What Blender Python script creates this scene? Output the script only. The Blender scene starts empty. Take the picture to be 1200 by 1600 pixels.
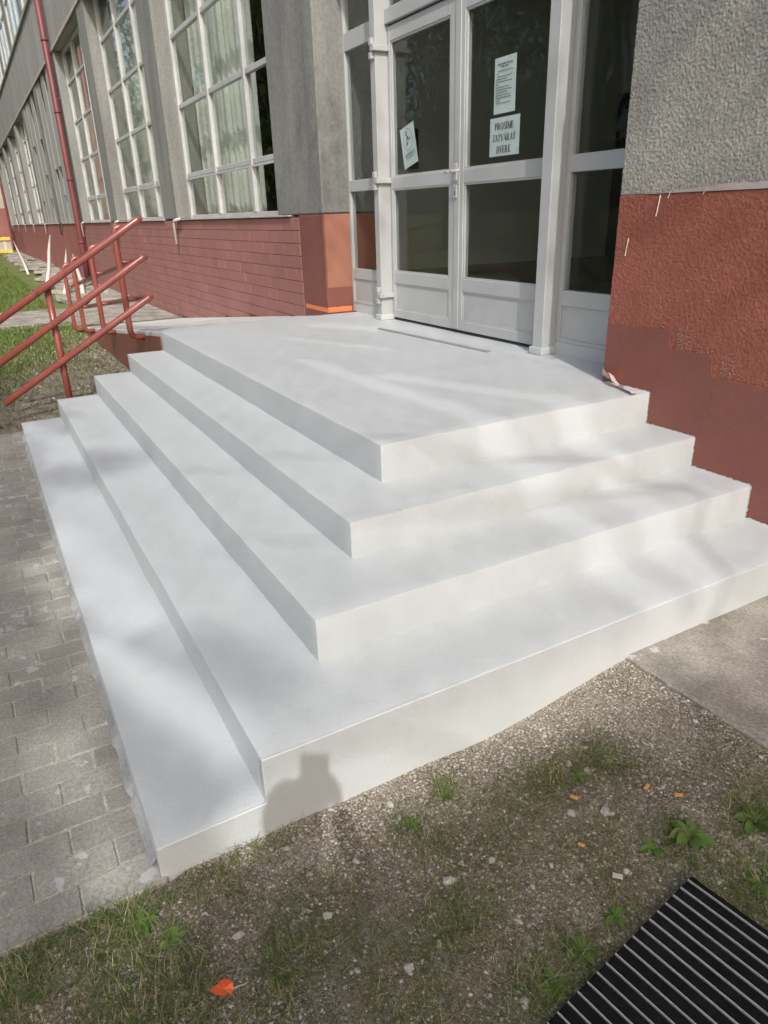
import bpy, bmesh, math, random
import numpy as np
from mathutils import Vector, Matrix, noise as mnoise
rnd = random.Random(7)
nrs = np.random.RandomState(7)
scene = bpy.context.scene
COL = scene.collection

# ------------------------------------------------------------------ camera
cam_d = bpy.data.cameras.new('camera')
cam = bpy.data.objects.new('camera', cam_d); COL.objects.link(cam)
CP = Vector((2.3204, -1.2640, 0.8390))
RIGHT = Vector((0.4904, 0.8710, -0.0278)); DOWN = Vector((0.3291, -0.2144, -0.9197)); FWD = Vector((-0.8070, 0.4419, -0.3918))
M = Matrix((( RIGHT.x, -DOWN.x, -FWD.x), (RIGHT.y, -DOWN.y, -FWD.y), (RIGHT.z, -DOWN.z, -FWD.z)))
cam.matrix_world = Matrix.Translation(CP) @ M.to_4x4()
cam_d.sensor_fit = 'VERTICAL'; cam_d.sensor_height = 36.0; cam_d.lens = 36 * 1092.42 / 1600
cam_d.clip_start = 0.02; cam_d.clip_end = 3000
scene.camera = cam
# ------------------------------------------------------------------ sky, sun, exposure
SUN_AZ, SUN_EL = math.radians(-20.8), math.radians(42.5)
TO_SUN = Vector((math.cos(SUN_EL) * math.cos(SUN_AZ), math.cos(SUN_EL) * math.sin(SUN_AZ), math.sin(SUN_EL)))
world = bpy.data.worlds.new('World'); scene.world = world; world.use_nodes = True
wn = world.node_tree.nodes; wl = world.node_tree.links; wn.clear()
sky = wn.new('ShaderNodeTexSky'); sky.sky_type = 'NISHITA'; sky.sun_disc = False
sky.sun_elevation = SUN_EL; sky.sun_rotation = math.radians(110.8)
sky.air_density = 1.0; sky.dust_density = 5.0; sky.ozone_density = 1.0
bg = wn.new('ShaderNodeBackground'); bg.inputs[1].default_value = 0.15
wo = wn.new('ShaderNodeOutputWorld'); wl.new(sky.outputs[0], bg.inputs[0]); wl.new(bg.outputs[0], wo.inputs[0])
sd = bpy.data.lights.new('sun', 'SUN'); sd.energy = 2.25; sd.angle = math.radians(0.55); sd.color = (1.0, 0.99, 0.98)
so = bpy.data.objects.new('sun', sd); COL.objects.link(so)
so.rotation_euler = (-TO_SUN).to_track_quat('-Z', 'Y').to_euler(); so.location = (20, -8, 20)
scene.view_settings.view_transform = 'Standard'; scene.view_settings.look = 'None'
scene.view_settings.gamma = 1.0; scene.view_settings.use_curve_mapping = False
scene.view_settings.exposure = 0.49
scene.render.resolution_x = 768; scene.render.resolution_y = 1024
scene.render.engine = 'CYCLES'
scene.cycles.max_bounces = 8; scene.cycles.transparent_max_bounces = 24

# ------------------------------------------------------------------ materials
def new_mat(name):
    m = bpy.data.materials.new(name); m.use_nodes = True
    nt = m.node_tree; nt.nodes.clear()
    out = nt.nodes.new('ShaderNodeOutputMaterial'); b = nt.nodes.new('ShaderNodeBsdfPrincipled')
    nt.links.new(b.outputs[0], out.inputs[0])
    return m, nt, b
def N(nt, t, **kw):
    n = nt.nodes.new(t)
    for k, v in kw.items(): setattr(n, k, v)
    return n
def c4(c): return (c[0], c[1], c[2], 1)
def hexc(r, g, b):
    f = lambda v: (v / 255 / 12.92) if v / 255 <= 0.04045 else ((v / 255 + 0.055) / 1.055) ** 2.4
    return (f(r), f(g), f(b))
def noise_tex(nt, vec, scale, detail=4, rough=0.55, stretch=None):
    t = N(nt, 'ShaderNodeTexNoise'); t.inputs['Scale'].default_value = scale
    t.inputs['Detail'].default_value = detail; t.inputs['Roughness'].default_value = rough
    if stretch:
        mp = N(nt, 'ShaderNodeMapping'); mp.inputs['Scale'].default_value = stretch
        nt.links.new(vec, mp.inputs[0]); nt.links.new(mp.outputs[0], t.inputs['Vector'])
    else: nt.links.new(vec, t.inputs['Vector'])
    return t.outputs['Fac']
def ramp(nt, fac, p0, p1, c0=(0, 0, 0), c1=(1, 1, 1)):
    r = N(nt, 'ShaderNodeValToRGB'); r.color_ramp.elements[0].position = p0; r.color_ramp.elements[1].position = p1
    r.color_ramp.elements[0].color = c4(c0); r.color_ramp.elements[1].color = c4(c1)
    nt.links.new(fac, r.inputs[0]); return r.outputs[0]
def mix(nt, fac, a, b):
    m = N(nt, 'ShaderNodeMix', data_type='RGBA')
    if isinstance(fac, (int, float)): m.inputs[0].default_value = fac
    else: nt.links.new(fac, m.inputs[0])
    for i, v in ((6, a), (7, b)):
        if isinstance(v, tuple): m.inputs[i].default_value = c4(v)
        else: nt.links.new(v, m.inputs[i])
    return m.outputs[2]
def bump(nt, b, h, strength, dist=0.01, prev=None):
    n = N(nt, 'ShaderNodeBump'); n.inputs['Strength'].default_value = strength; n.inputs['Distance'].default_value = dist
    nt.links.new(h, n.inputs['Height'])
    if prev is not None: nt.links.new(prev, n.inputs['Normal'])
    nt.links.new(n.outputs[0], b.inputs['Normal']); return n.outputs[0]
def pos(nt): return N(nt, 'ShaderNodeNewGeometry').outputs['Position']

def surf(name, ca, cb, rough=0.7, sc=3.0, p=(0.35, 0.65), fine=None, bumps=(), stretch=None, spots=None, spec=0.35, island=0.0, objrand=0.0):
    """two-tone noise surface; fine=(scale, amount); bumps=[(scale, strength, dist)]; spots=(scale, lo, hi, colour)"""
    m, nt, b = new_mat(name); v = pos(nt)
    col = mix(nt, ramp(nt, noise_tex(nt, v, sc, 6, 0.6, stretch), *p), ca, cb)
    if fine:
        f = ramp(nt, noise_tex(nt, v, fine[0], 3, 0.6), 0.3, 0.7, (1 - fine[1],) * 3, (1 + fine[1],) * 3)
        mm = N(nt, 'ShaderNodeMix', data_type='RGBA', blend_type='MULTIPLY'); mm.inputs[0].default_value = 1
        nt.links.new(col, mm.inputs[6]); nt.links.new(f, mm.inputs[7]); col = mm.outputs[2]
    if spots:
        col = mix(nt, ramp(nt, noise_tex(nt, v, spots[0], 3, 0.6), spots[1], spots[2]), col, spots[3])
    if island or objrand:
        r = N(nt, 'ShaderNodeNewGeometry').outputs['Random Per Island'] if island else N(nt, 'ShaderNodeObjectInfo').outputs['Random']
        k = island or objrand
        f = ramp(nt, r, 0, 1, (1 - k,) * 3, (1 + k,) * 3)
        mm = N(nt, 'ShaderNodeMix', data_type='RGBA', blend_type='MULTIPLY'); mm.inputs[0].default_value = 1
        nt.links.new(col, mm.inputs[6]); nt.links.new(f, mm.inputs[7]); col = mm.outputs[2]
    nt.links.new(col, b.inputs['Base Color']); b.inputs['Roughness'].default_value = rough
    b.inputs['Specular IOR Level'].default_value = spec
    prev = None
    for s, st, d in bumps: prev = bump(nt, b, noise_tex(nt, v, s, 3, 0.6), st, d, prev)
    return m
def island_ramp(name, stops, rough=0.8, trans=0.0, spec=0.3):
    m, nt, b = new_mat(name)
    g = N(nt, 'ShaderNodeNewGeometry').outputs['Random Per Island']
    r = N(nt, 'ShaderNodeValToRGB'); e = r.color_ramp.elements
    e[0].position, e[0].color = stops[0][0], c4(stops[0][1]); e[1].position, e[1].color = stops[-1][0], c4(stops[-1][1])
    for p_, c_ in stops[1:-1]: q = e.new(p_); q.color = c4(c_)
    nt.links.new(g, r.inputs[0]); nt.links.new(r.outputs[0], b.inputs['Base Color'])
    b.inputs['Roughness'].default_value = rough; b.inputs['Specular IOR Level'].default_value = spec
    if trans:
        t = N(nt, 'ShaderNodeBsdfTranslucent'); nt.links.new(r.outputs[0], t.inputs[0])
        ms = N(nt, 'ShaderNodeMixShader'); ms.inputs[0].default_value = trans
        nt.links.new(b.outputs[0], ms.inputs[1]); nt.links.new(t.outputs[0], ms.inputs[2])
        nt.links.new(ms.outputs[0], nt.nodes['Material Output'].inputs[0])
    return m
def plain(name, c, rough=0.5, metal=0.0, spec=0.5):
    m, nt, b = new_mat(name); b.inputs['Base Color'].default_value = c4(c); b.inputs['Roughness'].default_value = rough
    b.inputs['Metallic'].default_value = metal; b.inputs['Specular IOR Level'].default_value = spec
    return m
def glass_mat(name, tint, base=0.045, power=4.5):
    m = bpy.data.materials.new(name); m.use_nodes = True; nt = m.node_tree; nt.nodes.clear()
    out = N(nt, 'ShaderNodeOutputMaterial'); lw = N(nt, 'ShaderNodeLayerWeight'); lw.inputs[0].default_value = 0.5
    pw = N(nt, 'ShaderNodeMath', operation='POWER'); pw.inputs[1].default_value = power; nt.links.new(lw.outputs['Facing'], pw.inputs[0])
    ma = N(nt, 'ShaderNodeMath', operation='MULTIPLY_ADD'); ma.inputs[1].default_value = 0.95; ma.inputs[2].default_value = base
    nt.links.new(pw.outputs[0], ma.inputs[0])
    tr = N(nt, 'ShaderNodeBsdfTransparent'); tr.inputs[0].default_value = c4(tint)
    gl = N(nt, 'ShaderNodeBsdfGlossy'); gl.inputs['Roughness'].default_value = 0.0; gl.inputs[0].default_value = (0.95, 0.97, 0.95, 1)
    bn = N(nt, 'ShaderNodeBump'); bn.inputs['Strength'].default_value = 0.025; bn.inputs['Distance'].default_value = 0.02
    nt.links.new(noise_tex(nt, pos(nt), 2.2, 1, 0.4), bn.inputs['Height']); nt.links.new(bn.outputs[0], gl.inputs['Normal'])
    ms = N(nt, 'ShaderNodeMixShader'); nt.links.new(ma.outputs[0], ms.inputs[0])
    nt.links.new(tr.outputs[0], ms.inputs[1]); nt.links.new(gl.outputs[0], ms.inputs[2]); nt.links.new(ms.outputs[0], out.inputs[0])
    return m

MAT = {}
MAT['white_paint'] = surf('white_paint', (0.462, 0.486, 0.484), (0.515, 0.538, 0.536), 0.55, 1.6, (0.3, 0.7), fine=(140, 0.03),
                          bumps=((9, 0.12, 0.01), (120, 0.55, 0.003)), spots=(2.3, 0.68, 0.9, (0.40, 0.41, 0.41)))
MAT['red_old'] = surf('red_old_stucco', (0.245, 0.078, 0.052), (0.31, 0.106, 0.072), 0.75, 2.5, (0.3, 0.7), fine=(90, 0.16),
                      bumps=((220, 0.5, 0.004),), spots=(7, 0.70, 0.9, (0.36, 0.14, 0.09)))
MAT['red_new'] = surf('red_fresh_paint', (0.195, 0.070, 0.053), (0.225, 0.084, 0.065), 0.5, 2.2, (0.3, 0.7), fine=(60, 0.05),
                      bumps=((130, 0.6, 0.005), (30, 0.25, 0.006)))
MAT['red_brick'] = surf('red_painted_brick', (0.295, 0.132, 0.112), (0.345, 0.162, 0.142), 0.6, 1.3, (0.3, 0.7), fine=(70, 0.08),
                        bumps=((60, 0.3, 0.004),), objrand=0.06, spots=(5, 0.66, 0.85, (0.34, 0.16, 0.14)))
MAT['reveal_red'] = surf('reveal_old_paint', (0.30, 0.128, 0.082), (0.34, 0.15, 0.10), 0.7, 4, (0.3, 0.7), bumps=((80, 0.3, 0.004),))
MAT['board'] = surf('grey_board', (0.28, 0.28, 0.26), (0.36, 0.36, 0.34), 0.8, 1.2, (0.3, 0.7), stretch=(4, 4, 0.5))
MAT['red_far'] = surf('red_far_plinth', (0.27, 0.10, 0.085), (0.34, 0.14, 0.12), 0.65, 0.8, (0.3, 0.7), bumps=((20, 0.3, 0.01),))
MAT['red_joint'] = surf('red_joint', (0.13, 0.045, 0.036), (0.19, 0.07, 0.055), 0.7, 8, (0.3, 0.7))
MAT['grey_stucco'] = surf('grey_stucco', (0.23, 0.222, 0.198), (0.355, 0.342, 0.298), 0.85, 1.6, (0.3, 0.7), fine=(110, 0.28),
                          bumps=((260, 0.5, 0.003),), spots=(2.0, 0.62, 0.8, (0.19, 0.187, 0.18)))
MAT['grey_render'] = surf('grey_render', (0.150, 0.152, 0.142), (0.255, 0.255, 0.232), 0.85, 1.1, (0.28, 0.72), fine=(30, 0.14),
                          bumps=((70, 0.5, 0.006), (14, 0.3, 0.01)), stretch=(3.0, 3.0, 0.5), spots=(16, 0.74, 0.8, (0.38, 0.37, 0.34)))
MAT['lintel'] = surf('lintel_render', (0.24, 0.235, 0.22), (0.33, 0.325, 0.30), 0.85, 0.8, (0.3, 0.7), fine=(20, 0.1), stretch=(2, 2, 0.6), bumps=((50, 0.3, 0.006),))
MAT['sill'] = surf('sill_render', (0.38, 0.30, 0.27), (0.46, 0.43, 0.39), 0.8, 5, (0.3, 0.7), bumps=((60, 0.4, 0.005),))
MAT['alu'] = surf('grey_aluminium_paint', (0.40, 0.41, 0.40), (0.445, 0.455, 0.445), 0.38, 1.5, (0.3, 0.7), fine=(50, 0.015), spec=0.5, spots=(9, 0.72, 0.8, (0.36, 0.35, 0.33)))
MAT['win_white'] = surf('window_frame_paint', (0.40, 0.40, 0.385), (0.50, 0.50, 0.485), 0.5, 3, (0.3, 0.7), fine=(40, 0.06))
MAT['pipe_red'] = surf('downpipe_paint', (0.135, 0.034, 0.038), (0.17, 0.052, 0.05), 0.45, 2, (0.3, 0.7), fine=(25, 0.08))
MAT['rail_red'] = surf('rail_red_paint', (0.235, 0.058, 0.043), (0.285, 0.08, 0.06), 0.27, 3, (0.3, 0.7), fine=(40, 0.08), spec=0.6, spots=(9, 0.62, 0.72, (0.17, 0.055, 0.045)))
MAT['white_pipe'] = plain('white_drain', (0.66, 0.62, 0.58), 0.5)
MAT['splatter'] = plain('splatter', (0.40, 0.24, 0.20), 0.6)
MAT['dark_pipe'] = plain('dark_drain', (0.05, 0.045, 0.045), 0.6)
MAT['glass'] = glass_mat('door_glass', (0.92, 0.94, 0.93), 0.010)
MAT['win_glass'] = glass_mat('window_glass', (0.92, 0.94, 0.92), 0.008, 6.0)
MAT['paper'] = surf('paper', (0.74, 0.80, 0.79), (0.78, 0.83, 0.82), 0.8, 12, (0.3, 0.7))
MAT['ink'] = plain('ink', (0.03, 0.035, 0.035), 0.7)
MAT['ink_grey'] = plain('ink_grey', (0.16, 0.18, 0.18), 0.8)
MAT['gravel_base'] = surf('gravel_soil', (0.17, 0.145, 0.11), (0.33, 0.29, 0.235), 0.95, 6, (0.3, 0.7), fine=(110, 0.4), bumps=((90, 1.0, 0.012), (25, 0.5, 0.02)))
MAT['paver'] = surf('paver_concrete', (0.245, 0.235, 0.205), (0.335, 0.32, 0.28), 0.9, 5, (0.3, 0.7), fine=(120, 0.25), bumps=((150, 0.6, 0.004), (20, 0.3, 0.006)),
                    objrand=0.10, spots=(11, 0.63, 0.67, (0.42, 0.41, 0.385)))
MAT['joint'] = surf('joint_sand', (0.30, 0.28, 0.23), (0.50, 0.47, 0.40), 0.95, 14, (0.3, 0.7), fine=(150, 0.3), bumps=((120, 0.8, 0.006),))
MAT['concrete'] = surf('old_concrete', (0.19, 0.175, 0.15), (0.37, 0.345, 0.295), 0.9, 3.5, (0.36, 0.64), fine=(90, 0.28), bumps=((110, 0.8, 0.007), (12, 0.4, 0.012)), spots=(8, 0.64, 0.68, (0.50, 0.48, 0.44)))
MAT['paint_smear'] = surf('paint_smear', (0.26, 0.26, 0.25), (0.40, 0.40, 0.39), 0.8, 9, (0.3, 0.7), fine=(90, 0.15), bumps=((60, 0.4, 0.006),))
MAT['asphalt'] = surf('asphalt', (0.10, 0.10, 0.10), (0.14, 0.14, 0.135), 0.9, 2, (0.3, 0.7), fine=(60, 0.2))
MAT['ramp'] = surf('ramp_concrete', (0.42, 0.42, 0.40), (0.58, 0.58, 0.56), 0.85, 1.5, (0.3, 0.7), fine=(60, 0.1), bumps=((80, 0.4, 0.004),))
MAT['pebble'] = island_ramp('pebbles', [(0, (0.27, 0.24, 0.195)), (0.35, (0.35, 0.315, 0.26)), (0.8, (0.43, 0.395, 0.335)), (1, (0.52, 0.49, 0.43))], 0.9)
MAT['pebble_pale'] = island_ramp('pale_pebbles', [(0, (0.26, 0.235, 0.19)), (0.5, (0.40, 0.375, 0.325)), (1, (0.60, 0.58, 0.54))], 0.9)
MAT['stone'] = surf('stone', (0.30, 0.28, 0.24), (0.43, 0.41, 0.37), 0.9, 30, (0.3, 0.7), fine=(150, 0.15), bumps=((120, 0.5, 0.004),), objrand=0.2)
MAT['grass'] = island_ramp('grass_blades', [(0, (0.06, 0.10, 0.022)), (0.45, (0.11, 0.165, 0.04)), (0.7, (0.19, 0.21, 0.07)), (0.85, (0.32, 0.28, 0.15)), (1, (0.42, 0.37, 0.22))], 0.75, 0.25)
MAT['straw'] = island_ramp('dry_grass', [(0, (0.10, 0.08, 0.045)), (0.6, (0.20, 0.165, 0.10)), (1, (0.42, 0.37, 0.26))], 0.85, 0.1)
MAT['lawn'] = island_ramp('lawn_blades', [(0, (0.07, 0.12, 0.02)), (0.6, (0.13, 0.20, 0.035)), (0.88, (0.20, 0.25, 0.07)), (1, (0.32, 0.30, 0.14))], 0.75, 0.3)
MAT['weed'] = island_ramp('weed_leaves', [(0, (0.07, 0.13, 0.03)), (0.6, (0.12, 0.20, 0.045)), (1, (0.18, 0.26, 0.07))], 0.6, 0.25)
MAT['tree_leaf'] = island_ramp('tree_leaves', [(0, (0.035, 0.065, 0.015)), (0.6, (0.06, 0.10, 0.022)), (1, (0.11, 0.13, 0.03))], 0.6, 0.15)
MAT['bark'] = surf('bark', (0.07, 0.055, 0.04), (0.15, 0.125, 0.10), 0.95, 6, (0.3, 0.7), stretch=(3, 3, 0.6), bumps=((18, 0.8, 0.03),))
MAT['mat_black'] = surf('mat_black', (0.006, 0.007, 0.007), (0.013, 0.015, 0.015), 0.95, 20, (0.3, 0.7), fine=(200, 0.4), bumps=((350, 0.8, 0.003),), spec=0.1)
MAT['mat_strip'] = plain('mat_strip', (0.62, 0.63, 0.63), 0.45, 0.3)
MAT['orange_leaf'] = surf('orange_leaf', (0.60, 0.085, 0.02), (0.72, 0.16, 0.04), 0.6, 30, (0.3, 0.7))
MAT['chip'] = surf('orange_chip', (0.50, 0.26, 0.07), (0.62, 0.36, 0.14), 0.7, 40, (0.3, 0.7))
MAT['chip_pale'] = plain('pale_chip', (0.52, 0.48, 0.42), 0.8)
MAT['tape_orange'] = plain('tape_orange', (0.72, 0.22, 0.09), 0.6)
MAT['tape_back'] = surf('tape_back', (0.62, 0.42, 0.36), (0.72, 0.56, 0.50), 0.6, 30, (0.3, 0.7))
MAT['strip_grey'] = surf('grey_floor_strip', (0.24, 0.25, 0.25), (0.30, 0.31, 0.31), 0.6, 8, (0.3, 0.7))
MAT['inner_wall'] = surf('hall_wall', (0.46, 0.47, 0.41), (0.54, 0.55, 0.48), 0.8, 0.8, (0.3, 0.7))
MAT['inner_dark'] = surf('hall_board', (0.035, 0.032, 0.035), (0.07, 0.065, 0.065), 0.6, 3, (0.3, 0.7), spots=(12, 0.66, 0.75, (0.22, 0.20, 0.20)))
MAT['inner_floor'] = surf('hall_floor', (0.20, 0.19, 0.18), (0.27, 0.26, 0.24), 0.4, 3, (0.3, 0.7))
MAT['curtain'] = surf('curtain', (0.64, 0.65, 0.59), (0.72, 0.73, 0.67), 0.85, 2, (0.3, 0.7))
MAT['dark_void'] = plain('dark_void', (0.012, 0.012, 0.013), 0.9)
MAT['cream'] = surf('cream_render', (0.42, 0.39, 0.30), (0.50, 0.47, 0.37), 0.85, 0.7, (0.3, 0.7))
MAT['yellow'] = surf('yellow_paint', (0.62, 0.45, 0.06), (0.72, 0.54, 0.12), 0.6, 3, (0.3, 0.7))
MAT['pole_wood'] = surf('pale_pole', (0.50, 0.45, 0.37), (0.66, 0.62, 0.55), 0.8, 6, (0.3, 0.7), fine=(40, 0.2))
MAT['skin'] = surf('skin', (0.45, 0.26, 0.18), (0.50, 0.30, 0.21), 0.55, 5, (0.3, 0.7))
MAT['jacket'] = surf('jacket', (0.03, 0.04, 0.06), (0.045, 0.055, 0.08), 0.85, 5, (0.3, 0.7), bumps=((40, 0.3, 0.01),))
MAT['trousers'] = surf('trousers', (0.05, 0.06, 0.09), (0.07, 0.085, 0.12), 0.9, 5, (0.3, 0.7))
MAT['hair'] = plain('hair', (0.03, 0.02, 0.015), 0.6)
MAT['phone'] = plain('phone', (0.015, 0.015, 0.018), 0.25)
MAT['hill'] = surf('far_green', (0.04, 0.07, 0.02), (0.07, 0.10, 0.03), 0.9, 0.4, (0.3, 0.7))

# ------------------------------------------------------------------ geometry helpers
class MB:
    def __init__(s): s.v = []; s.f = []
    def quad(s, a, b, c, d):
        n = len(s.v); s.v += [tuple(a), tuple(b), tuple(c), tuple(d)]; s.f.append((n, n + 1, n + 2, n + 3)); return s
    def box(s, x0, x1, y0, y1, z0, z1):
        x0, x1 = min(x0, x1), max(x0, x1); y0, y1 = min(y0, y1), max(y0, y1); z0, z1 = min(z0, z1), max(z0, z1)
        n = len(s.v)
        s.v += [(x0, y0, z0), (x1, y0, z0), (x1, y1, z0), (x0, y1, z0), (x0, y0, z1), (x1, y0, z1), (x1, y1, z1), (x0, y1, z1)]
        for q in ((0, 3, 2, 1), (4, 5, 6, 7), (0, 1, 5, 4), (1, 2, 6, 5), (2, 3, 7, 6), (3, 0, 4, 7)): s.f.append(tuple(n + i for i in q))
        return s
    def prism(s, poly, axis, a0, a1):
        """extrude polygon (list of 2-tuples in the other two axes) along axis"""
        n = len(s.v); k = len(poly)
        def P(p, a): return (a, p[0], p[1]) if axis == 'x' else (p[0], a, p[1]) if axis == 'y' else (p[0], p[1], a)
        s.v += [P(p, a0) for p in poly] + [P(p, a1) for p in poly]
        s.f.append(tuple(range(n, n + k))[::-1]); s.f.append(tuple(range(n + k, n + 2 * k)))
        for i in range(k):
            j = (i + 1) % k; s.f.append((n + i, n + j, n + k + j, n + k + i))
        return s
    def tube(s, pts, r, seg=10, cap=True):
        pts = [Vector(p) for p in pts]; n0 = len(s.v); prev = None; k = len(pts)
        rr = r if isinstance(r, (list, tuple)) else [r] * k
        for i, p in enumerate(pts):
            d = (pts[min(i + 1, k - 1)] - pts[max(i - 1, 0)]).normalized()
            if prev is None: a = d.orthogonal().normalized()
            else: a = (prev - d * prev.dot(d)).normalized()
            prev = a; b = d.cross(a)
            for j in range(seg):
                t = 2 * math.pi * j / seg; s.v.append(tuple(p + (a * math.cos(t) + b * math.sin(t)) * rr[i]))
        for i in range(k - 1):
            for j in range(seg):
                q = n0 + i * seg; jj = (j + 1) % seg
                s.f.append((q + j, q + jj, q + seg + jj, q + seg + j))
        if cap: s.f.append(tuple(range(n0, n0 + seg))[::-1]); s.f.append(tuple(range(n0 + (k - 1) * seg, n0 + k * seg)))
        return s
    def mesh(s, name, m, smooth=False, bevel=0.0):
        me = bpy.data.meshes.new(name); me.from_pydata(s.v, [], s.f)
        bm = bmesh.new(); bm.from_mesh(me); bmesh.ops.recalc_face_normals(bm, faces=bm.faces)
        if bevel: bmesh.ops.bevel(bm, geom=[e for e in bm.edges if len(e.link_faces) == 2 and e.calc_face_angle(0) > 0.5], offset=bevel, segments=1, affect='EDGES')
        bm.to_mesh(me); bm.free()
        if m: me.materials.append(MAT[m] if isinstance(m, str) else m)
        if smooth:
            for p in me.polygons: p.use_smooth = True
        return me
    def build(s, name, m, parent=None, smooth=False, bevel=0.0): return link(name, s.mesh(name, m, smooth, bevel), parent)
def link(name, me, parent=None, loc=None):
    o = bpy.data.objects.new(name, me); COL.objects.link(o)
    if parent is not None:
        o.parent = parent; w = wloc(parent); o.location = Vector(loc or (0, 0, 0)) - w
    elif loc: o.location = loc
    return o
def wloc(o):
    v = Vector((0, 0, 0))
    while o is not None: v += o.location; o = o.parent
    return v
def thing(name, label, cat, loc, group=None):
    o = bpy.data.objects.new(name, None); COL.objects.link(o); o.location = loc; o.empty_display_size = 0.2
    return tag(o, label, cat, group)
def tag(o, label, cat, group=None, kind=None):
    o['label'] = label; o['category'] = cat
    if group: o['group'] = group
    if kind: o['kind'] = kind
    return o
def struct(o, label=None, cat=None):
    o['kind'] = 'structure'
    if label: o['label'] = label
    if cat: o['category'] = cat
    return o
def np_mesh(name, V, F, m, smooth=False):
    me = bpy.data.meshes.new(name); V = np.asarray(V, dtype=np.float32); F = np.asarray(F, dtype=np.int32); k = F.shape[1]
    me.vertices.add(len(V)); me.vertices.foreach_set('co', V.ravel())
    me.loops.add(F.size); me.loops.foreach_set('vertex_index', F.ravel())
    me.polygons.add(len(F)); me.polygons.foreach_set('loop_start', np.arange(0, F.size, k, dtype=np.int32))
    me.update(calc_edges=True); me.validate()
    me.materials.append(MAT[m])
    if smooth: me.polygons.foreach_set('use_smooth', np.ones(len(F), dtype=bool))
    return me
def nz(x, y, z=0.0): return mnoise.noise(Vector((x, y, z)))

def smooth01(a, b, x):
    t = min(1, max(0, (x - a) / (b - a))); return t * t * (3 - 2 * t)
def gz(x, y):
    z = -0.70
    z += 0.075 * smooth01(-0.15, 0.5, y) * smooth01(-1.0, 0.8, x)          # rises towards the concrete slab
    z += 0.085 * smooth01(-3.4, -4.4, x) * (1 - 0.4 * smooth01(-9, -12, x))  # lawn by the ramp
    z += 0.012 * nz(x * 1.7, y * 1.7) + 0.006 * nz(x * 6, y * 6, 3)
    if y < -1.12 and -3.9 < x < 0.95: z = min(z, -0.715)                      # bed of the pavers
    return z

# ------------------------------------------------------------------ ground
def axis(vals):
    out = []
    for a, b, st in vals:
        n = max(1, int(round((b - a) / st))); out += [a + (b - a) * i / n for i in range(n)]
    return out + [vals[-1][1]]
gx = axis([(-900, -120, 130), (-120, -55, 13), (-55, -14, 1.0), (-14, -4.6, 0.25), (-4.6, 0.5, 0.12), (0.5, 2.7, 0.035), (2.7, 5, 0.3), (5, 60, 8), (60, 900, 120)])
gy = axis([(-900, -60, 120), (-60, -8, 6), (-8, -2.4, 0.4), (-2.4, 1.9, 0.045), (1.9, 6, 0.6), (6, 40, 6), (40, 900, 120)])
V = [(x, y, gz(x, y)) for y in gy for x in gx]; nx = len(gx)
F = [(j * nx + i, j * nx + i + 1, (j + 1) * nx + i + 1, (j + 1) * nx + i) for j in range(len(gy) - 1) for i in range(nx - 1)]
m, nt, b = new_mat('ground_earth'); v = pos(nt)
sx = N(nt, 'ShaderNodeSeparateXYZ'); nt.links.new(v, sx.inputs[0])
soil = mix(nt, ramp(nt, noise_tex(nt, v, 4, 6, 0.65), 0.35, 0.65), (0.165, 0.143, 0.115), (0.28, 0.25, 0.205))
f = ramp(nt, noise_tex(nt, v, 130, 3, 0.7), 0.35, 0.68, (0.5,) * 3, (1.5,) * 3)
mm = N(nt, 'ShaderNodeMix', data_type='RGBA', blend_type='MULTIPLY'); mm.inputs[0].default_value = 1
nt.links.new(soil, mm.inputs[6]); nt.links.new(f, mm.inputs[7])
lawnc = mix(nt, ramp(nt, noise_tex(nt, v, 1.2, 5, 0.6), 0.35, 0.7), (0.09, 0.13, 0.03), (0.20, 0.19, 0.09))
mr = N(nt, 'ShaderNodeMapRange'); mr.inputs['From Min'].default_value = -3.5; mr.inputs['From Max'].default_value = -6.5; mr.inputs['From Min'].default_value = -5.0; mr.inputs['From Max'].default_value = -9.0; nt.links.new(sx.outputs[0], mr.inputs[0])
nt.links.new(mix(nt, mr.outputs[0], mm.outputs[2], lawnc), b.inputs['Base Color']); b.inputs['Roughness'].default_value = 0.95; b.inputs['Specular IOR Level'].default_value = 0.15
bump(nt, b, noise_tex(nt, v, 80, 3, 0.6), 0.9, 0.012)
MAT['ground'] = m
ground = struct(link('ground', np_mesh('ground', V, F, 'ground', True)))

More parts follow.
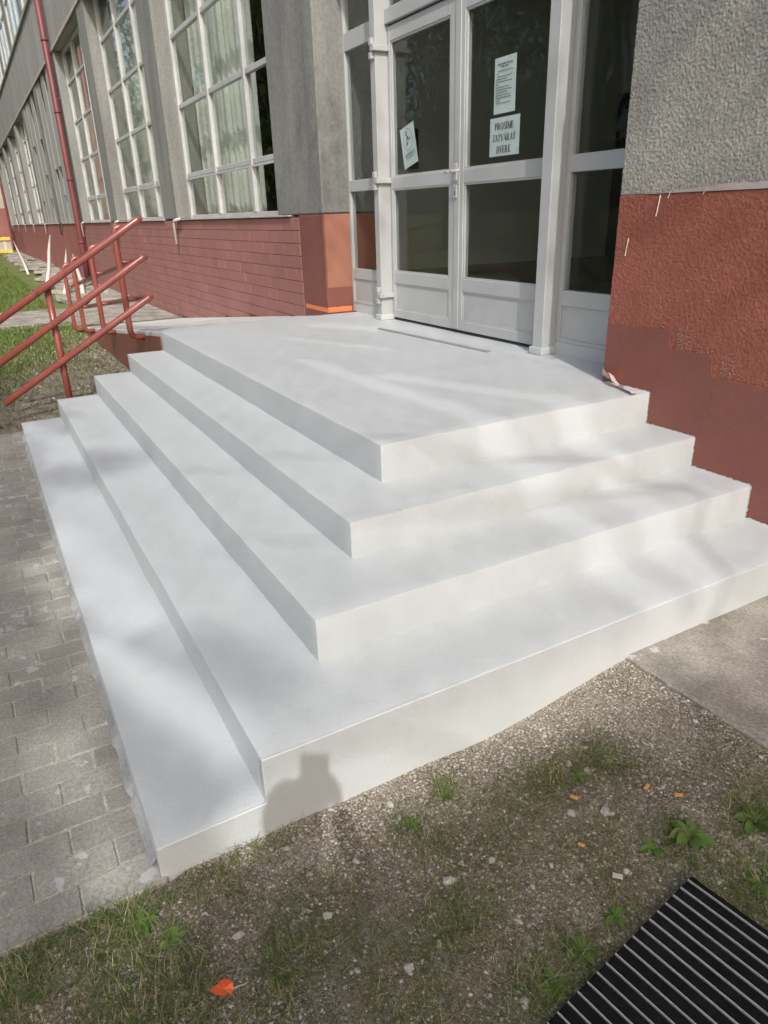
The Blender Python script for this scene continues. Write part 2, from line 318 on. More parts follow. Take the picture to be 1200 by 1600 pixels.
# ------------------------------------------------------------------ stairs
H = [0.0, -0.157, -0.298, -0.449, -0.594]; A = [0.0, 0.289, 0.602, 0.9146]; Bb = [0.0, 0.289, 0.575, 0.880, 1.170]; L = -3.762; W = 1.52
stairs = thing('entrance_stairs', 'white painted concrete entrance stairs with landing, wrapping around the corner', 'stairs', (-1.4, 0, -0.7))
def step_block(name, x0, x1, y0, y1, z0, z1, seed):
    """bevelled, slightly uneven cast block"""
    def cuts(a, b, st):
        n = max(1, int((b - a) / st)); return [a + (b - a) * i / n for i in range(n + 1)]
    bm = bmesh.new()
    bmesh.ops.create_cube(bm, size=1)
    for q in bm.verts: q.co = Vector((x0 if q.co.x < 0 else x1, y0 if q.co.y < 0 else y1, z0 if q.co.z < 0 else z1))
    bmesh.ops.bevel(bm, geom=list(bm.edges), offset=0.007, segments=2, profile=0.6, affect='EDGES')
    for ax, (a, b_) in enumerate(((x0, x1), (y0, y1))):
        for c in cuts(a, b_, 0.07)[1:-1]:
            no = Vector((0, 0, 0)); no[ax] = 1; co = Vector((0, 0, 0)); co[ax] = c
            bmesh.ops.bisect_plane(bm, geom=list(bm.verts) + list(bm.edges) + list(bm.faces), plane_co=co, plane_no=no)
    for q in bm.verts:
        c = q.co; d = Vector((nz(c.x * 2.1, c.y * 2.1, c.z * 3 + seed), nz(c.x * 2.3, c.y * 2.3, seed + 9), nz(c.x * 3, c.y * 3, seed + 17)))
        e = Vector((nz(c.x * 13, c.y * 13, c.z * 13 + seed), nz(c.x * 13, c.y * 13, seed + 5), nz(c.x * 14, c.y * 14, seed + 7)))
        q.co += Vector((d.x * 0.004 + e.x * 0.0012, d.y * 0.004 + e.y * 0.0012, d.z * 0.0025 + e.z * 0.0008))
    me = bpy.data.meshes.new(name); bm.to_mesh(me); bm.free(); me.materials.append(MAT['white_paint'])
    for p in me.polygons: p.use_smooth = True
    me.set_sharp_from_angle(angle=math.radians(50))
    return link(name, me, stairs)
step_block('landing', L, A[0], 0, 1.90, H[1] - 0.004, H[0], 1)
step_block('step', L + 0.002, A[1], -Bb[1], W + 0.02, H[2] - 0.004, H[1], 2)
step_block('step', L + 0.001, A[2], -Bb[2], W + 0.02, H[3] - 0.004, H[2], 3)
step_block('step', L + 0.003, A[3], -Bb[3], W + 0.02, -0.95, H[3], 4)
step_block('step', L, A[3] - 0.002, -Bb[4], -Bb[3] + 0.006, -0.95, H[4], 5)
def front_skin():
    y_ = lambda a, b, n: [a + (b - a) * i / n for i in range(n)]
    top = [(y, H[3] - 0.0012 + 0.0012 * nz(y * 3, 2)) for y in y_(W + 0.01, -Bb[3], 30)] + [(-Bb[3], H[3] - 0.001)] + [(-Bb[3] - 0.001, H[4] - 0.001)] + [(y, H[4] - 0.0012) for y in y_(-Bb[3] - 0.03, -Bb[4], 5)] + [(-Bb[4], H[4] - 0.001)]
    mb = MB().prism(top + [(-Bb[4], -0.95), (W + 0.01, -0.95)], 'x', A[3] - 0.03, A[3] + 0.0055)
    mb.build('riser_face', 'white_paint', stairs, bevel=0.003)
front_skin()
# ragged white paint where the steps meet the red wall
def ragged(x0, z0, x1, z1, out, seed):
    n = max(2, int(math.hypot(x1 - x0, z1 - z0) / 0.006)); mb = MB(); dx, dz = (x1 - x0) / n, (z1 - z0) / n
    l = math.hypot(dx, dz); px, pz = -dz / l * out, dx / l * out
    ws = [max(0.001, 0.005 + 0.006 * nz(i * 0.35, seed) + 0.004 * nz(i * 1.3, seed + 4)) for i in range(n + 1)]
    poly = [(x0 + dx * i, z0 + dz * i) for i in range(n + 1)] + [(x0 + dx * i + px * ws[i], z0 + dz * i + pz * ws[i]) for i in range(n, -1, -1)]
    for i in range(n):
        a, b_, c, d = poly[i], poly[i + 1], poly[2 * n + 1 - i - 1], poly[2 * n + 1 - i]
        mb.quad(*[(p[0], W - 0.0115, p[1]) for p in (a, b_, c, d)])
    mb.build('paint_edge', 'white_paint', stairs)
for k in range(3):
    ragged(A[k] if k else -0.28, H[k], A[k], H[k], 1, k) if k == 0 else ragged(A[k - 1], H[k], A[k], H[k], 1, k)
    ragged(A[k], H[k], A[k], H[k + 1], 1, k + 10)
ragged(A[2], H[3], A[3], H[3], 1, 31)

fs = MB().prism([(-2.675, 1.463), (-1.33, 1.522), (-1.33, 1.560), (-2.70, 1.500)], 'z', 0.0005, 0.006).build('floor_strip', 'strip_grey')
tag(fs, 'thin grey strip lying on the white landing before the double door', 'floor strip')

# ------------------------------------------------------------------ building
YF, YW, YD = 1.58, 1.775, 1.84          # facade, window plane, door plane
ZS, ZL = 0.845, 4.65                    # sill and lintel heights
bld = thing('building', 'long grey rendered building with red plinth, tall windows and aluminium entrance door', 'building', (-4, 3, -0.7))
PX = 4.85; NB = 9
XR = [-4.93 - PX * k for k in range(NB)]; XL = [-8.97 - PX * k for k in range(NB)]
# pier by the entrance
MB().box(XR[0], -3.84, YF, 2.3, ZS + 0.012, ZL).build('pier', 'grey_render', bld, bevel=0.012)
MB().box(-4.40, -3.84, YF, 2.3, -0.3, ZS + 0.01).build('pier_base', 'red_new', bld, bevel=0.01)
rv = MB().box(-3.8405, -3.838, YF + 0.012, YD + 0.02, 0.225, ZS + 0.008).build('old_paint', 'reveal_red', bld)
for k in range(NB - 1):
    MB().box(XR[k + 1], XL[k], YF, 2.3, ZS + 0.012, ZL).build('pier', 'grey_render', bld, bevel=0.012)
MB().box(XR[NB - 1] - 0.9 - 3.2, XL[NB - 1], YF, 2.3, ZS + 0.012, ZL).build('pier', 'grey_render', bld)
MB().box(-52, -3.84, YF + 0.004, 2.3, ZL, 6.25).build('spandrel', 'lintel', bld)
MB().box(-52, -3.84, YF - 0.025, YF + 0.02, ZL, ZL + 0.06).build('drip_edge', 'sill', bld)
MB().box(-3.84, -0.31, YF + 0.002, 2.3, 3.05, 6.25).build('wall', 'lintel', bld)
# right wall
MB().box(-0.31, 9.0, W, 2.6, ZS + 0.045, 6.25).build('wall', 'grey_stucco', bld, bevel=0.012)
MB().box(-0.312, 9.0, W - 0.003, 2.6, -0.95, ZS + 0.045).build('plinth', 'red_old', bld, bevel=0.01)
def stucco_skin(name, m_, x0, x1, z0, z1, amp, st=0.0055):
    nx_, nz_ = int((x1 - x0) / st), int((z1 - z0) / st)
    X, Z = np.meshgrid(np.linspace(x0, x1, nx_ + 1), np.linspace(z0, z1, nz_ + 1))
    r = nrs.normal(size=X.shape)
    def blur(a, k):
        for _ in range(k): a = (a + np.roll(a, 1, 0) + np.roll(a, -1, 0) + np.roll(a, 1, 1) + np.roll(a, -1, 1)) / 5
        return a / a.std()
    d = 0.45 * r + 0.9 * blur(r, 1) + 0.15 * blur(nrs.normal(size=X.shape), 40)
    Y = W - 0.0045 - np.clip(d, -2, 2.2) * amp
    Xj = X + nrs.normal(size=X.shape) * st * 0.12
    V = np.stack([Xj, Y, Z], -1); V[:, 0, 0] = x0; V[0, :, 1] = V[-1, :, 1] = W - 0.002
    lip = V[:, :1, :].copy(); lip[:, :, 1] = W + 0.03
    V = np.concatenate([lip, V], 1); n1 = nx_ + 2
    I, J = np.meshgrid(np.arange(n1 - 1), np.arange(nz_)); b0 = (J * n1 + I).ravel(); F = np.stack([b0, b0 + 1, b0 + n1 + 1, b0 + n1], 1)
    link(name, np_mesh(name, V.reshape(-1, 3), F, m_), bld)
stucco_skin('stucco', 'grey_stucco', -0.314, 1.25, ZS + 0.0455, 2.0, 0.0009, 0.0036)
stucco_skin('stucco', 'red_old', -0.316, 1.25, -0.25, ZS + 0.044, 0.0007, 0.0036)
# fresh paint following the steps
pr = []
def jag(x0, z0, x1, z1, n):
    for i in range(n):
        t = i / n; pr.append((x0 + (x1 - x0) * t + 0.003 * nz(i * 0.8, z0 * 9, 1), z0 + (z1 - z0) * t + 0.004 * nz(i * 0.7, x0 * 7, 2)))
pr.append((-0.3135, -0.9)); jag(-0.3135, 0.295, 0.055, 0.305, 16); jag(0.075, 0.295, 0.082, 0.232, 4); jag(0.09, 0.222, 0.30, 0.222, 12)
jag(0.312, 0.21, 0.318, 0.145, 4); jag(0.328, 0.130, 0.62, 0.128, 14); jag(0.63, 0.12, 0.64, -0.01, 5); jag(0.65, -0.02, 0.95, -0.03, 12); jag(0.96, -0.05, 0.97, -0.18, 4); jag(0.98, -0.2, 1.5, -0.2, 6); pr += [(1.5, -0.9)]
MB().prism(pr, 'y', W - 0.0095, W + 0.05).build('fresh_paint', 'red_new', bld)
# pale rubbed band where grey meets red
bp = [(-0.16 + 0.03 * i, ZS + 0.044 + 0.002) for i in range(60)] + [(-0.16 + 0.03 * i, ZS + 0.046 + max(0.002, 0.024 * smooth01(0, 16, i) + 0.010 * nz(i * 0.5, 3.3))) for i in range(59, -1, -1)]
MB().prism(bp, 'y', W - 0.0085, W + 0.02).build('scraped_band', 'sill', bld)
for x, z, l_, w_ in ((-0.075, 0.885, 0.09, 0.0016), (-0.02, 0.90, 0.03, 0.0022), (-0.235, 0.70, 0.08, 0.0007), (0.16, 0.90, 0.02, 0.002)):
    dp = []
    for i in range(9):
        t = i / 8; dp.append((x - 0.012 * t + 0.002 * nz(i, x * 50), z - l_ * t, w_ * (0.35 + 0.65 * abs(nz(i * 0.9, x * 31 + 4))) * (1 - 0.5 * t)))
    MB().prism([(a - w, b_) for a, b_, w in dp] + [(a + w, b_) for a, b_, w in dp[::-1]], 'y', W - 0.0105, W - 0.004).build('paint_drip', 'white_pipe', bld)
spl = MB(); r9 = random.Random(3)
for cx, cz, n_ in ((0.115, 0.262, 260), (0.36, 0.165, 200), (0.0, 0.33, 70), (0.23, 0.24, 70)):
    for i in range(n_):
        x, z = cx + abs(r9.gauss(0, 0.05)), cz + r9.gauss(0, 0.035)
        if z < 0.222 and x < 0.32 or z < 0.13: continue
        q = r9.uniform(0.0006, 0.0018); spl.prism([(x - q, z), (x, z - q * 0.8), (x + q, z + q * 0.2), (x + q * 0.1, z + q)], 'y', W - 0.0092, W - 0.004)
so_ = spl.build('paint_splatter', 'splatter', bld); so_['kind'] = 'stuff'
# upper storey
MB().box(-52, 9.0, YF + 0.1, 2.3, 9.4, 11.0).build('wall', 'lintel', bld)
MB().box(-52.4, 9.4, YF - 0.4, 9.4, 11.0, 11.25).build('roof', 'lintel', bld)
for k in range(-3, NB):
    MB().box(XR[k] if k >= 0 else -4.93 - PX * k, (XR[k] if k >= 0 else -4.93 - PX * k) + 0.81, YF + 0.02, 2.3, 6.25, 9.4).build('pier', 'grey_render', bld)
MB().box(-52, 9, YF - 0.05, YF + 0.3, 6.19, 6.27).build('sill', 'lintel', bld)
# shell behind
MB().box(-52, 9, 9.0, 9.3, -0.7, 11).build('wall', 'lintel', bld)
MB().box(-52.3, -52, YF, 9.3, -0.7, 11).build('wall', 'lintel', bld)
MB().box(9, 9.3, W, 9.3, -0.7, 11).build('wall', 'lintel', bld)
MB().box(-52, 9, 2.3, 9.0, 4.75, 4.95).build('floor_slab', 'inner_wall', bld)
MB().box(-52, -4.2, 2.3, 9.0, -0.3, 0.3).build('floor_slab', 'inner_floor', bld)

# brick plinth: bricks one by one near the stairs
pl = MB().box(-20.0, -4.40, YF + 0.006, 2.3, -0.95, ZS - 0.005).build('brick_plinth', 'red_joint', bld)
def ramp_z(x): return max(-0.62, -0.106 * max(0, -3.76 - x))
BW, BH, BG = 0.29, 0.1175, 0.005
brick_me = []
for q in range(4):
    mb = MB().box(0.001, BW - 0.001, 0, 0.03, BG / 2, BH - BG / 2); me = mb.mesh('brick', 'red_brick', bevel=0.0025)
    for vv in me.vertices:
        vv.co.y += 0.0012 * nz(vv.co.x * 9, vv.co.z * 20, q * 3.1); vv.co.z += 0.0018 * nz(vv.co.x * 12, q * 2.2); vv.co.x += 0.002 * nz(vv.co.z * 40, q * 1.7)
    brick_me.append(me)
half_me = []
cells = []
for r in range(13):
    z = ZS - 0.012 - BH * (r + 1)
    off = 0 if r % 2 else BW / 2
    for c in range(54):
        x1 = -4.402 - BW * c + (off if c else 0) * 1.0
        x0 = -4.402 - BW * (c + 1) + off
        if c == 0: x1 = -4.402
        if x0 < -19.9: continue
        if z + BH < ramp_z(x1) + 0.005: continue
        cells.append((x0, x1, z, c))
cells.sort(key=lambda q: -q[1])
rest = MB()
nb_ = 0
for x0, x1, z, c in cells:
    if nb_ < 290:
        nb_ += 1
        if abs((x1 - x0) - BW) < 0.01: me = brick_me[rnd.randrange(4)]
        else:
            me = MB().box(BG / 2, x1 - x0 - BG / 2, 0, 0.03, BG / 2, BH - BG / 2).mesh('brick', 'red_brick', bevel=0.004)
        o = link('brick', me, pl, (x0, YF - 0.001 + rnd.uniform(-0.0015, 0.0015), z)); 
    else: rest.box(x0 + BG / 2, x1 - BG / 2, YF + rnd.uniform(-0.001, 0.001), YF + 0.03, z + BG / 2, z + BH - BG / 2)
ro = rest.build('far_bricks', 'red_brick', pl); ro['kind'] = 'stuff'
MB().box(-52, -20.0, YF + 0.002, 2.3, -0.95, ZS - 0.005).build('plinth', 'red_far', bld)
for k in range(NB):
    MB().box(XL[k] - 0.02, XR[k] + (0.35 if k == 0 else 0.02), YF - 0.03, YW + 0.05, ZS - 0.004, ZS + 0.013).build('sill', 'sill', bld, bevel=0.004)
    # drain spout hanging from the sill
    x = XL[k] - 0.03
    o = MB().tube([(x + 0.35, YF - 0.055, ZS + 0.012), (x + 0.04, YF - 0.055, ZS - 0.005), (x, YF - 0.055, ZS - 0.04), (x + 0.01, YF - 0.055, ZS - 0.33)], 0.02, 8).build('drain_spout', 'dark_pipe' if k == 3 else 'white_pipe', bld, True)
# windows ----------------------------------------------------------
def window(k):
    xl, xr = XL[k], XR[k]; tx = [1.43, 2.30, 3.13, 3.95]; ms_ = [xl + 1.50, xl + 2.86]
    fr = MB(); d0, d1 = YW, YW + 0.07
    fr.box(xl, xl + 0.10, d0 - 0.008, d1, ZS + 0.013, ZL); fr.box(xr - 0.07, xr, d0, d1, ZS + 0.013, ZL)
    fr.box(xl + 0.10, xr - 0.07, d0, d1, ZS + 0.013, ZS + 0.06); fr.box(xl + 0.10, xr - 0.07, d0, d1, ZL - 0.06, ZL)
    w = fr.build('window', 'win_white', bld, bevel=0.004)
    for mx in ms_: MB().box(mx - 0.037, mx + 0.037, d0 - 0.012, d1, ZS + 0.06, ZL - 0.06).build('mullion', 'win_white', w, bevel=0.006)
    edges = [xl + 0.10] + ms_ + [xr - 0.07]
    for i in range(3):
        a = edges[i] + (0.037 if i else 0); b_ = edges[i + 1] - (0.037 if i < 2 else 0)
        lev = [ZS + 0.06] + tx + [ZL - 0.06]
        for j in range(5):
            za, zb = lev[j] + (0.028 if j else 0), lev[j + 1] - (0.028 if j < 4 else 0)
            if j < 4:
                t = MB().box(a, b_, d0 + 0.002, d1 - 0.01, lev[j + 1] - 0.028, lev[j + 1] + 0.028)
                if j == 0: t.box(a, b_, d0 - 0.012, d0 + 0.001, lev[j + 1] - 0.062, lev[j + 1] - 0.036)
                t.build('transom', 'win_white', w, bevel=0.004)
            MB().box(a + 0.001, b_ - 0.001, d0 + 0.03, d0 + 0.036, za, zb).build('pane', 'win_glass', w)
    return w
MB_panel_bays = (3, 4)
for k in range(NB):
    if k in MB_panel_bays:
        o = MB().box(XL[k] + 0.001, XR[k] - 0.001, YF + 0.03, YF + 0.07, ZS + 0.014, ZL - 0.001).build('boarded_window', 'board', bld)
        o['label'] = 'window bay closed with grey sheeting'
        for (zt, hh, ww) in ((4.64, 0.75, 0.9), (3.35, 0.5, 0.8), (2.35, 0.38, 0.6), (1.62, 0.26, 0.5)):
            for q in range(3):
                if rnd.random() < 0.25: continue
                x = XL[k] + 0.3 + 1.25 * q + rnd.uniform(0, 0.5); h2 = hh * rnd.uniform(0.6, 1.2); w2 = ww * rnd.uniform(0.6, 1.1)
                MB().prism([(x, zt), (x + w2, zt + rnd.uniform(-.04, 0)), (x + w2 * 0.95, zt - h2), (x + w2 * 0.6, zt - h2 * 0.5)], 'y', YF + 0.02, YF + 0.06).build('torn_gap', 'dark_void', o)
        for q in range(3):
            x = XL[k] + 0.9 + q * 1.15; MB().box(x, x + 0.05, YF + 0.018, YF + 0.031, ZS + 0.02, ZL - 0.01).build('batten', 'board', o)
    else:
        w = window(k)
        # curtains inside
        c = MB(); n = 70; xa, xb = XL[k] + 0.1, XL[k] + (2.55 if k == 0 else 3.3)
        pts = [(xa + (xb - xa) * i / n, 2.02 + 0.014 * math.sin(i * 1.1) + 0.05 * nz(i * 0.13, k)) for i in range(n + 1)]
        for i in range(n): c.quad((*pts[i], ZS + 0.05), (*pts[i + 1], ZS + 0.05), (*pts[i + 1], ZL - 0.1), (*pts[i], ZL - 0.1))
        cu = c.build('curtain', 'curtain', None, True)
        tag(cu, 'pale curtain behind the glass of the %s tall window left of the door' % ('first', 'second', 'third', '', '', 'sixth', 'seventh', 'eighth', 'ninth')[k], 'curtain', 'window curtains')
        # upper-storey window
    fr = MB(); xl, xr = XL[k], XR[k]
    for x in (xl, xl + 1.3, xl + 1.42, xl + 2.7, xr - 0.1): fr.box(x, x + 0.09, YF + 0.05, YF + 0.12, 6.27, 9.4)
    fr.box(xl, xr, YF + 0.055, YF + 0.115, 6.27, 6.36); fr.box(xl, xr, YF + 0.055, YF + 0.115, 7.6, 7.68)
    w = fr.build('window', 'win_white', bld)
    MB().box(xl + 0.001, xr - 0.001, YF + 0.08, YF + 0.086, 6.27, 9.4).build('pane', 'win_glass', w)
    MB().box(xl, xr, YF + 0.5, YF + 0.52, 6.3, 9.4).build('blind', 'curtain', w)
# downpipes --------------------------------------------------------
def downpipe(x, top, bot):
    y = YF - 0.13
    p = MB().tube([(x, y, top), (x, y, 0.2), (x, y, bot)], 0.075, 14).build('downpipe', 'pipe_red', bld, True)
    for z in np.arange(bot + 0.9, top, 1.5): MB().tube([(x, y, z), (x, y, z + 0.05)], 0.085, 14).build('collar', 'pipe_red', p, True)
    for z in np.arange(bot + 1.2, top, 3.0): MB().box(x - 0.02, x + 0.02, y + 0.06, YF + 0.01, z, z + 0.04).build('bracket', 'pipe_red', p)
downpipe(-18.75, 10.6, -0.55); downpipe(-49.0, 10.6, -0.55)

# entrance door set -------------------------------------------------
def bx(*a): return MB().box(*a)
D0, D1 = YD, YD + 0.055
fr = MB(); PY = 1.735
fr.box(-3.165, -3.085, PY, D1 + 0.01, 0.03, 3.04); fr.box(-1.14, -1.05, PY, D1 + 0.01, 0.03, 3.04)
fr.box(-3.085, -1.14, D0 - 0.02, D1 + 0.01, 2.14, 2.235)
fr.box(-3.085, -1.14, D0 - 0.012, D1, 2.90, 3.045)
dfrm = fr.build('door_frame', 'alu', bld, bevel=0.004)
for a, b_ in ((-3.178, -3.072), (-1.155, -1.035)): bx(a, b_, PY - 0.014, D1, 0.001, 0.045).build('post_foot', 'white_paint', dfrm, bevel=0.004)
bx(-3.085, -1.14, D0 + 0.01, D0 + 0.05, 0.0005, 0.012).build('threshold', 'dark_pipe', dfrm)
for a, b_ in ((-3.03, -2.16), (-2.08, -1.19)):
    bx(a - 0.05, b_ + 0.05, D0 + 0.026, D0 + 0.032, 2.236, 2.899).build('pane', 'glass', dfrm)
bx(-2.16, -2.08, D0 - 0.01, D1, 2.236, 2.899).build('mullion', 'alu', dfrm)
def leaf(x0, x1, g0, g1, name_label):
    f = MB(); z0, z1 = 0.022, 2.125
    f.box(x0, g0, D0, D1, z0, z1); f.box(g1, x1, D0, D1, z0, z1)
    for a, b_ in ((z0, 0.09), (0.302, 0.392), (1.022, 1.11), (2.03, z1)): f.box(g0, g1, D0 + 0.0005, D1 - 0.0005, a, b_)
    d = f.build('door', 'alu', bld, bevel=0.003); d['label'] = name_label
    bx(g0, g1, D0 + 0.012, D1 - 0.012, 0.09, 0.302).build('panel', 'alu', d)
    bx(g0, g1, D0 + 0.024, D0 + 0.030, 0.392, 1.022).build('pane', 'glass', d)
    bx(g0, g1, D0 + 0.024, D0 + 0.030, 1.11, 2.03).build('pane', 'glass', d)
    for za, zb in ((0.392, 1.022), (1.11, 2.03), (0.09, 0.302)):      # glazing beads
        s = MB(); t = 0.012
        s.box(g0, g0 + t, D0 + 0.006, D0 + 0.023, za, zb); s.box(g1 - t, g1, D0 + 0.006, D0 + 0.023, za, zb)
        s.box(g0 + t, g1 - t, D0 + 0.006, D0 + 0.023, za, za + t); s.box(g0 + t, g1 - t, D0 + 0.006, D0 + 0.023, zb - t, zb)
        s.build('glazing_bead', 'alu', d)
    return d
dl = leaf(-3.075, -2.152, -3.045, -2.240, 'left door leaf with a small tilted notice')
dr = leaf(-2.148, -1.148, -2.066, -1.243, 'right door leaf with handle and two notices')
bx(-2.162, -2.100, D0 - 0.010, D0 - 0.0005, 0.03, 2.12).build('closing_strip', 'alu', dr, bevel=0.003)
for z in (1.985, 1.085, 0.205):
    hg = MB(); yb = PY - 0.030
    hg.box(-3.135, -3.092, yb, PY - 0.0005, z + 0.022, z + 0.068); hg.box(-3.135, -3.092, yb, PY - 0.0005, z - 0.068, z - 0.022)
    hg.box(-3.112, -3.055, yb, PY - 0.0005, z - 0.020, z + 0.020); hg.box(-3.083, -3.055, PY - 0.0005, D0 + 0.001, z - 0.02, z + 0.02)
    hg.build('hinge', 'alu', dl, bevel=0.004)
for z in (1.085, 0.205): bx(-1.165, -1.150, D0 - 0.02, D0 - 0.0005, z - 0.06, z + 0.06).build('hinge', 'alu', dr, bevel=0.003)
h = MB(); h.box(-2.158, -2.118, D0 - 0.020, D0 - 0.0105, 1.04, 1.15)
h.build('handle_plate', 'win_white', dr, bevel=0.003)
MB().tube([(-2.138, D0 - 0.02, 1.098), (-2.138, D0 - 0.06, 1.098), (-2.128, D0 - 0.068, 1.098), (-2.02, D0 - 0.068, 1.097)], 0.010, 10).build('handle', 'win_white', dr, True)
MB().tube([(-2.138, D0 - 0.06, 1.098), (-2.20, D0 - 0.062, 1.094)], 0.009, 10).build('handle', 'win_white', dr, True)
bx(-2.156, -2.120, D0 - 0.020, D0 - 0.0105, 0.93, 1.01).build('lock_plate', 'win_white', dr, bevel=0.003)
bx(-2.142, -2.134, D0 - 0.0215, D0 - 0.0195, 0.95, 0.975).build('keyhole', 'dark_void', dr)
def sidelight(x0, x1, lab):
    f = MB(); t = 0.035
    f.box(x0, x0 + t, D0, D1, 0.075, 3.04); f.box(x1 - t, x1, D0, D1, 0.075, 3.04)
    lv = [(0.075, 0.10), (0.295, 0.385), (1.03, 1.12), (2.09, 2.22), (2.95, 3.04)]
    for a, b_ in lv: f.box(x0 + t, x1 - t, D0 + 0.0005, D1 - 0.0005, a, b_)
    s = f.build('side_window', 'alu', bld, bevel=0.003); s['label'] = lab
    bx(x0 + t, x1 - t, D0 + 0.012, D1 - 0.012, 0.10, 0.295).build('panel', 'alu', s)
    for a, b_ in ((0.385, 1.03), (1.12, 2.09), (2.22, 2.95)): bx(x0 + t, x1 - t, D0 + 0.024, D0 + 0.03, a, b_).build('pane', 'glass', s)
    bx(x0, x1, D0 + 0.004, D1, 0.0005, 0.0745).build('threshold', 'white_paint', s)
sidelight(-3.838, -3.166, 'narrow fixed window beside the pier'); sidelight(-1.049, -0.20, 'fixed window beside the rough grey wall')
# hall behind the doors
hall = struct(MB().box(-4.3, 0.6, 1.91, 8.9, -0.05, -0.004).build('hall_floor', 'inner_floor'))
hw = MB(); hw.box(-4.5, 0.8, 5.6, 5.7, -0.05, 3.3); hw.box(-4.4, -4.3, 2.3, 5.6, -0.05, 3.3); hw.box(0.6, 0.7, 2.6, 5.6, -0.05, 3.3); hw.box(-4.4, 0.7, 2.3, 5.7, 3.3, 3.4)
struct(hw.build('hall_walls', 'inner_wall'))
hb = bx(-4.25, -1.9, 5.5, 5.598, 0.0, 2.0).build('notice_board', 'inner_dark'); tag(hb, 'dark display board on the hall wall, seen through the door glass', 'board')
hb2 = bx(0.56, 0.598, 3.0, 3.9, 1.6, 2.1).build('notice_board', 'inner_dark'); tag(hb2, 'small dark board on the hall side wall behind the right fixed window', 'board')
hb3 = bx(-4.298, -4.26, 2.45, 2.85, 1.25, 1.6).build('notice_board', 'inner_dark'); tag(hb3, 'small dark plate in the hall behind the narrow left fixed window', 'board')

# ------------------------------------------------------------------ notices with lettering
def arc(cx, cy, rx, ry, a0, a1, t0, t1, n=10):
    """stroke along an ellipse; thickness t0 where vertical (thick), t1 where horizontal (thin)"""
    out = []
    for i in range(n):
        qs = []
        for a in (a0 + (a1 - a0) * i / n, a0 + (a1 - a0) * (i + 1) / n):
            c, s = math.cos(a), math.sin(a); t = t1 + (t0 - t1) * abs(c)
            qs.append(((cx + (rx - t) * c, cy + (ry - t1) * s), (cx + rx * c, cy + ry * s)))
        out.append([qs[0][0], qs[0][1], qs[1][1], qs[1][0]])
    return out
T, t_ = 0.185, 0.07
def rect(x0, x1, y0, y1): return [(x0, y0), (x1, y0), (x1, y1), (x0, y1)]
def stem(x, w=T, y0=0, y1=1, serif=0.07):
    return [rect(x, x + w, y0, y1), rect(x - serif, x + w + serif, y0, y0 + 0.05), rect(x - serif, x + w + serif, y1 - 0.05, y1)]
def diag(x0, y0, x1, y1, w): return [[(x0, y0), (x0 + w, y0), (x1 + w, y1), (x1, y1)]]
PI = math.pi
def glyph(ch):
    if ch in 'PR':
        g = stem(0.05) + arc(0.30, 0.74, 0.36, 0.26, -PI / 2, PI / 2, 0.16, t_) + [rect(0.2, 0.32, 0.93, 1.0), rect(0.2, 0.32, 0.48, 0.55)]
        if ch == 'R': g += diag(0.66, 0.0, 0.32, 0.52, 0.17) + [rect(0.62, 0.90, 0, 0.05)]; return g, 0.92
        return g, 0.72
    if ch == 'O': return arc(0.42, 0.5, 0.42, 0.52, 0, 2 * PI, 0.17, t_, 20), 0.86
    if ch == 'S': return arc(0.33, 0.74, 0.29, 0.27, PI * 0.1, PI * 1.5, 0.15, 0.08) + arc(0.33, 0.27, 0.32, 0.28, -PI * 0.9, PI * 0.5, 0.16, 0.08) + [rect(0.55, 0.60, 0.72, 1.0), rect(0.02, 0.07, 0, 0.28)], 0.68
    if ch in 'IÍ':
        g = stem(0.08)
        if ch == 'Í': g += diag(0.12, 1.08, 0.24, 1.26, 0.10)
        return g, 0.36
    if ch == 'M': return [rect(0.08, 0.14, 0, 1), rect(0.0, 0.24, 0, 0.05), rect(0.0, 0.2, 0.95, 1)] + diag(0.42, 0, 0.08, 1, 0.17) + diag(0.42, 0, 0.78, 1, 0.07) + stem(0.78, 0.17), 1.04
    if ch == 'E': return stem(0.05) + [rect(0.1, 0.66, 0, 0.06), rect(0.1, 0.64, 0.94, 1), rect(0.2, 0.46, 0.48, 0.54), rect(0.61, 0.66, 0, 0.24), rect(0.59, 0.64, 0.76, 1), rect(0.42, 0.47, 0.38, 0.64)], 0.74
    if ch == 'Z': return [rect(0.06, 0.66, 0.94, 1), rect(0.02, 0.68, 0, 0.06), rect(0.06, 0.11, 0.74, 1), rect(0.63, 0.68, 0, 0.26)] + diag(0.02, 0.03, 0.46, 0.97, 0.19), 0.74
    if ch in 'AÁ':
        g = diag(0.08, 0, 0.38, 1, 0.06) + diag(0.64, 0, 0.32, 1, 0.18) + [rect(0.2, 0.62, 0.3, 0.36), rect(0, 0.24, 0, 0.05), rect(0.56, 0.9, 0, 0.05)]
        if ch == 'Á': g += diag(0.40, 1.08, 0.52, 1.26, 0.10)
        return g, 0.90
    if ch == 'V': return diag(0.36, 0, 0.06, 1, 0.18) + diag(0.44, 0, 0.74, 1, 0.06) + [rect(0, 0.32, 0.95, 1), rect(0.62, 0.90, 0.95, 1)], 0.88
    if ch in 'TŤ':
        g = stem(0.28, T, 0, 0.99) + [rect(0.0, 0.73, 0.94, 1), rect(0, 0.05, 0.74, 1), rect(0.68, 0.73, 0.74, 1)]
        if ch == 'Ť': g += diag(0.34, 1.07, 0.22, 1.25, 0.08) + diag(0.34, 1.07, 0.46, 1.25, 0.08)
        return g, 0.78
    if ch == 'D': return stem(0.05) + arc(0.32, 0.5, 0.48, 0.5, -PI / 2, PI / 2, 0.17, t_, 12) + [rect(0.2, 0.34, 0.93, 1), rect(0.2, 0.34, 0, 0.07)], 0.86
    return [], 0.4
PYP = D0 + 0.0345                     # notices hang just behind the panes
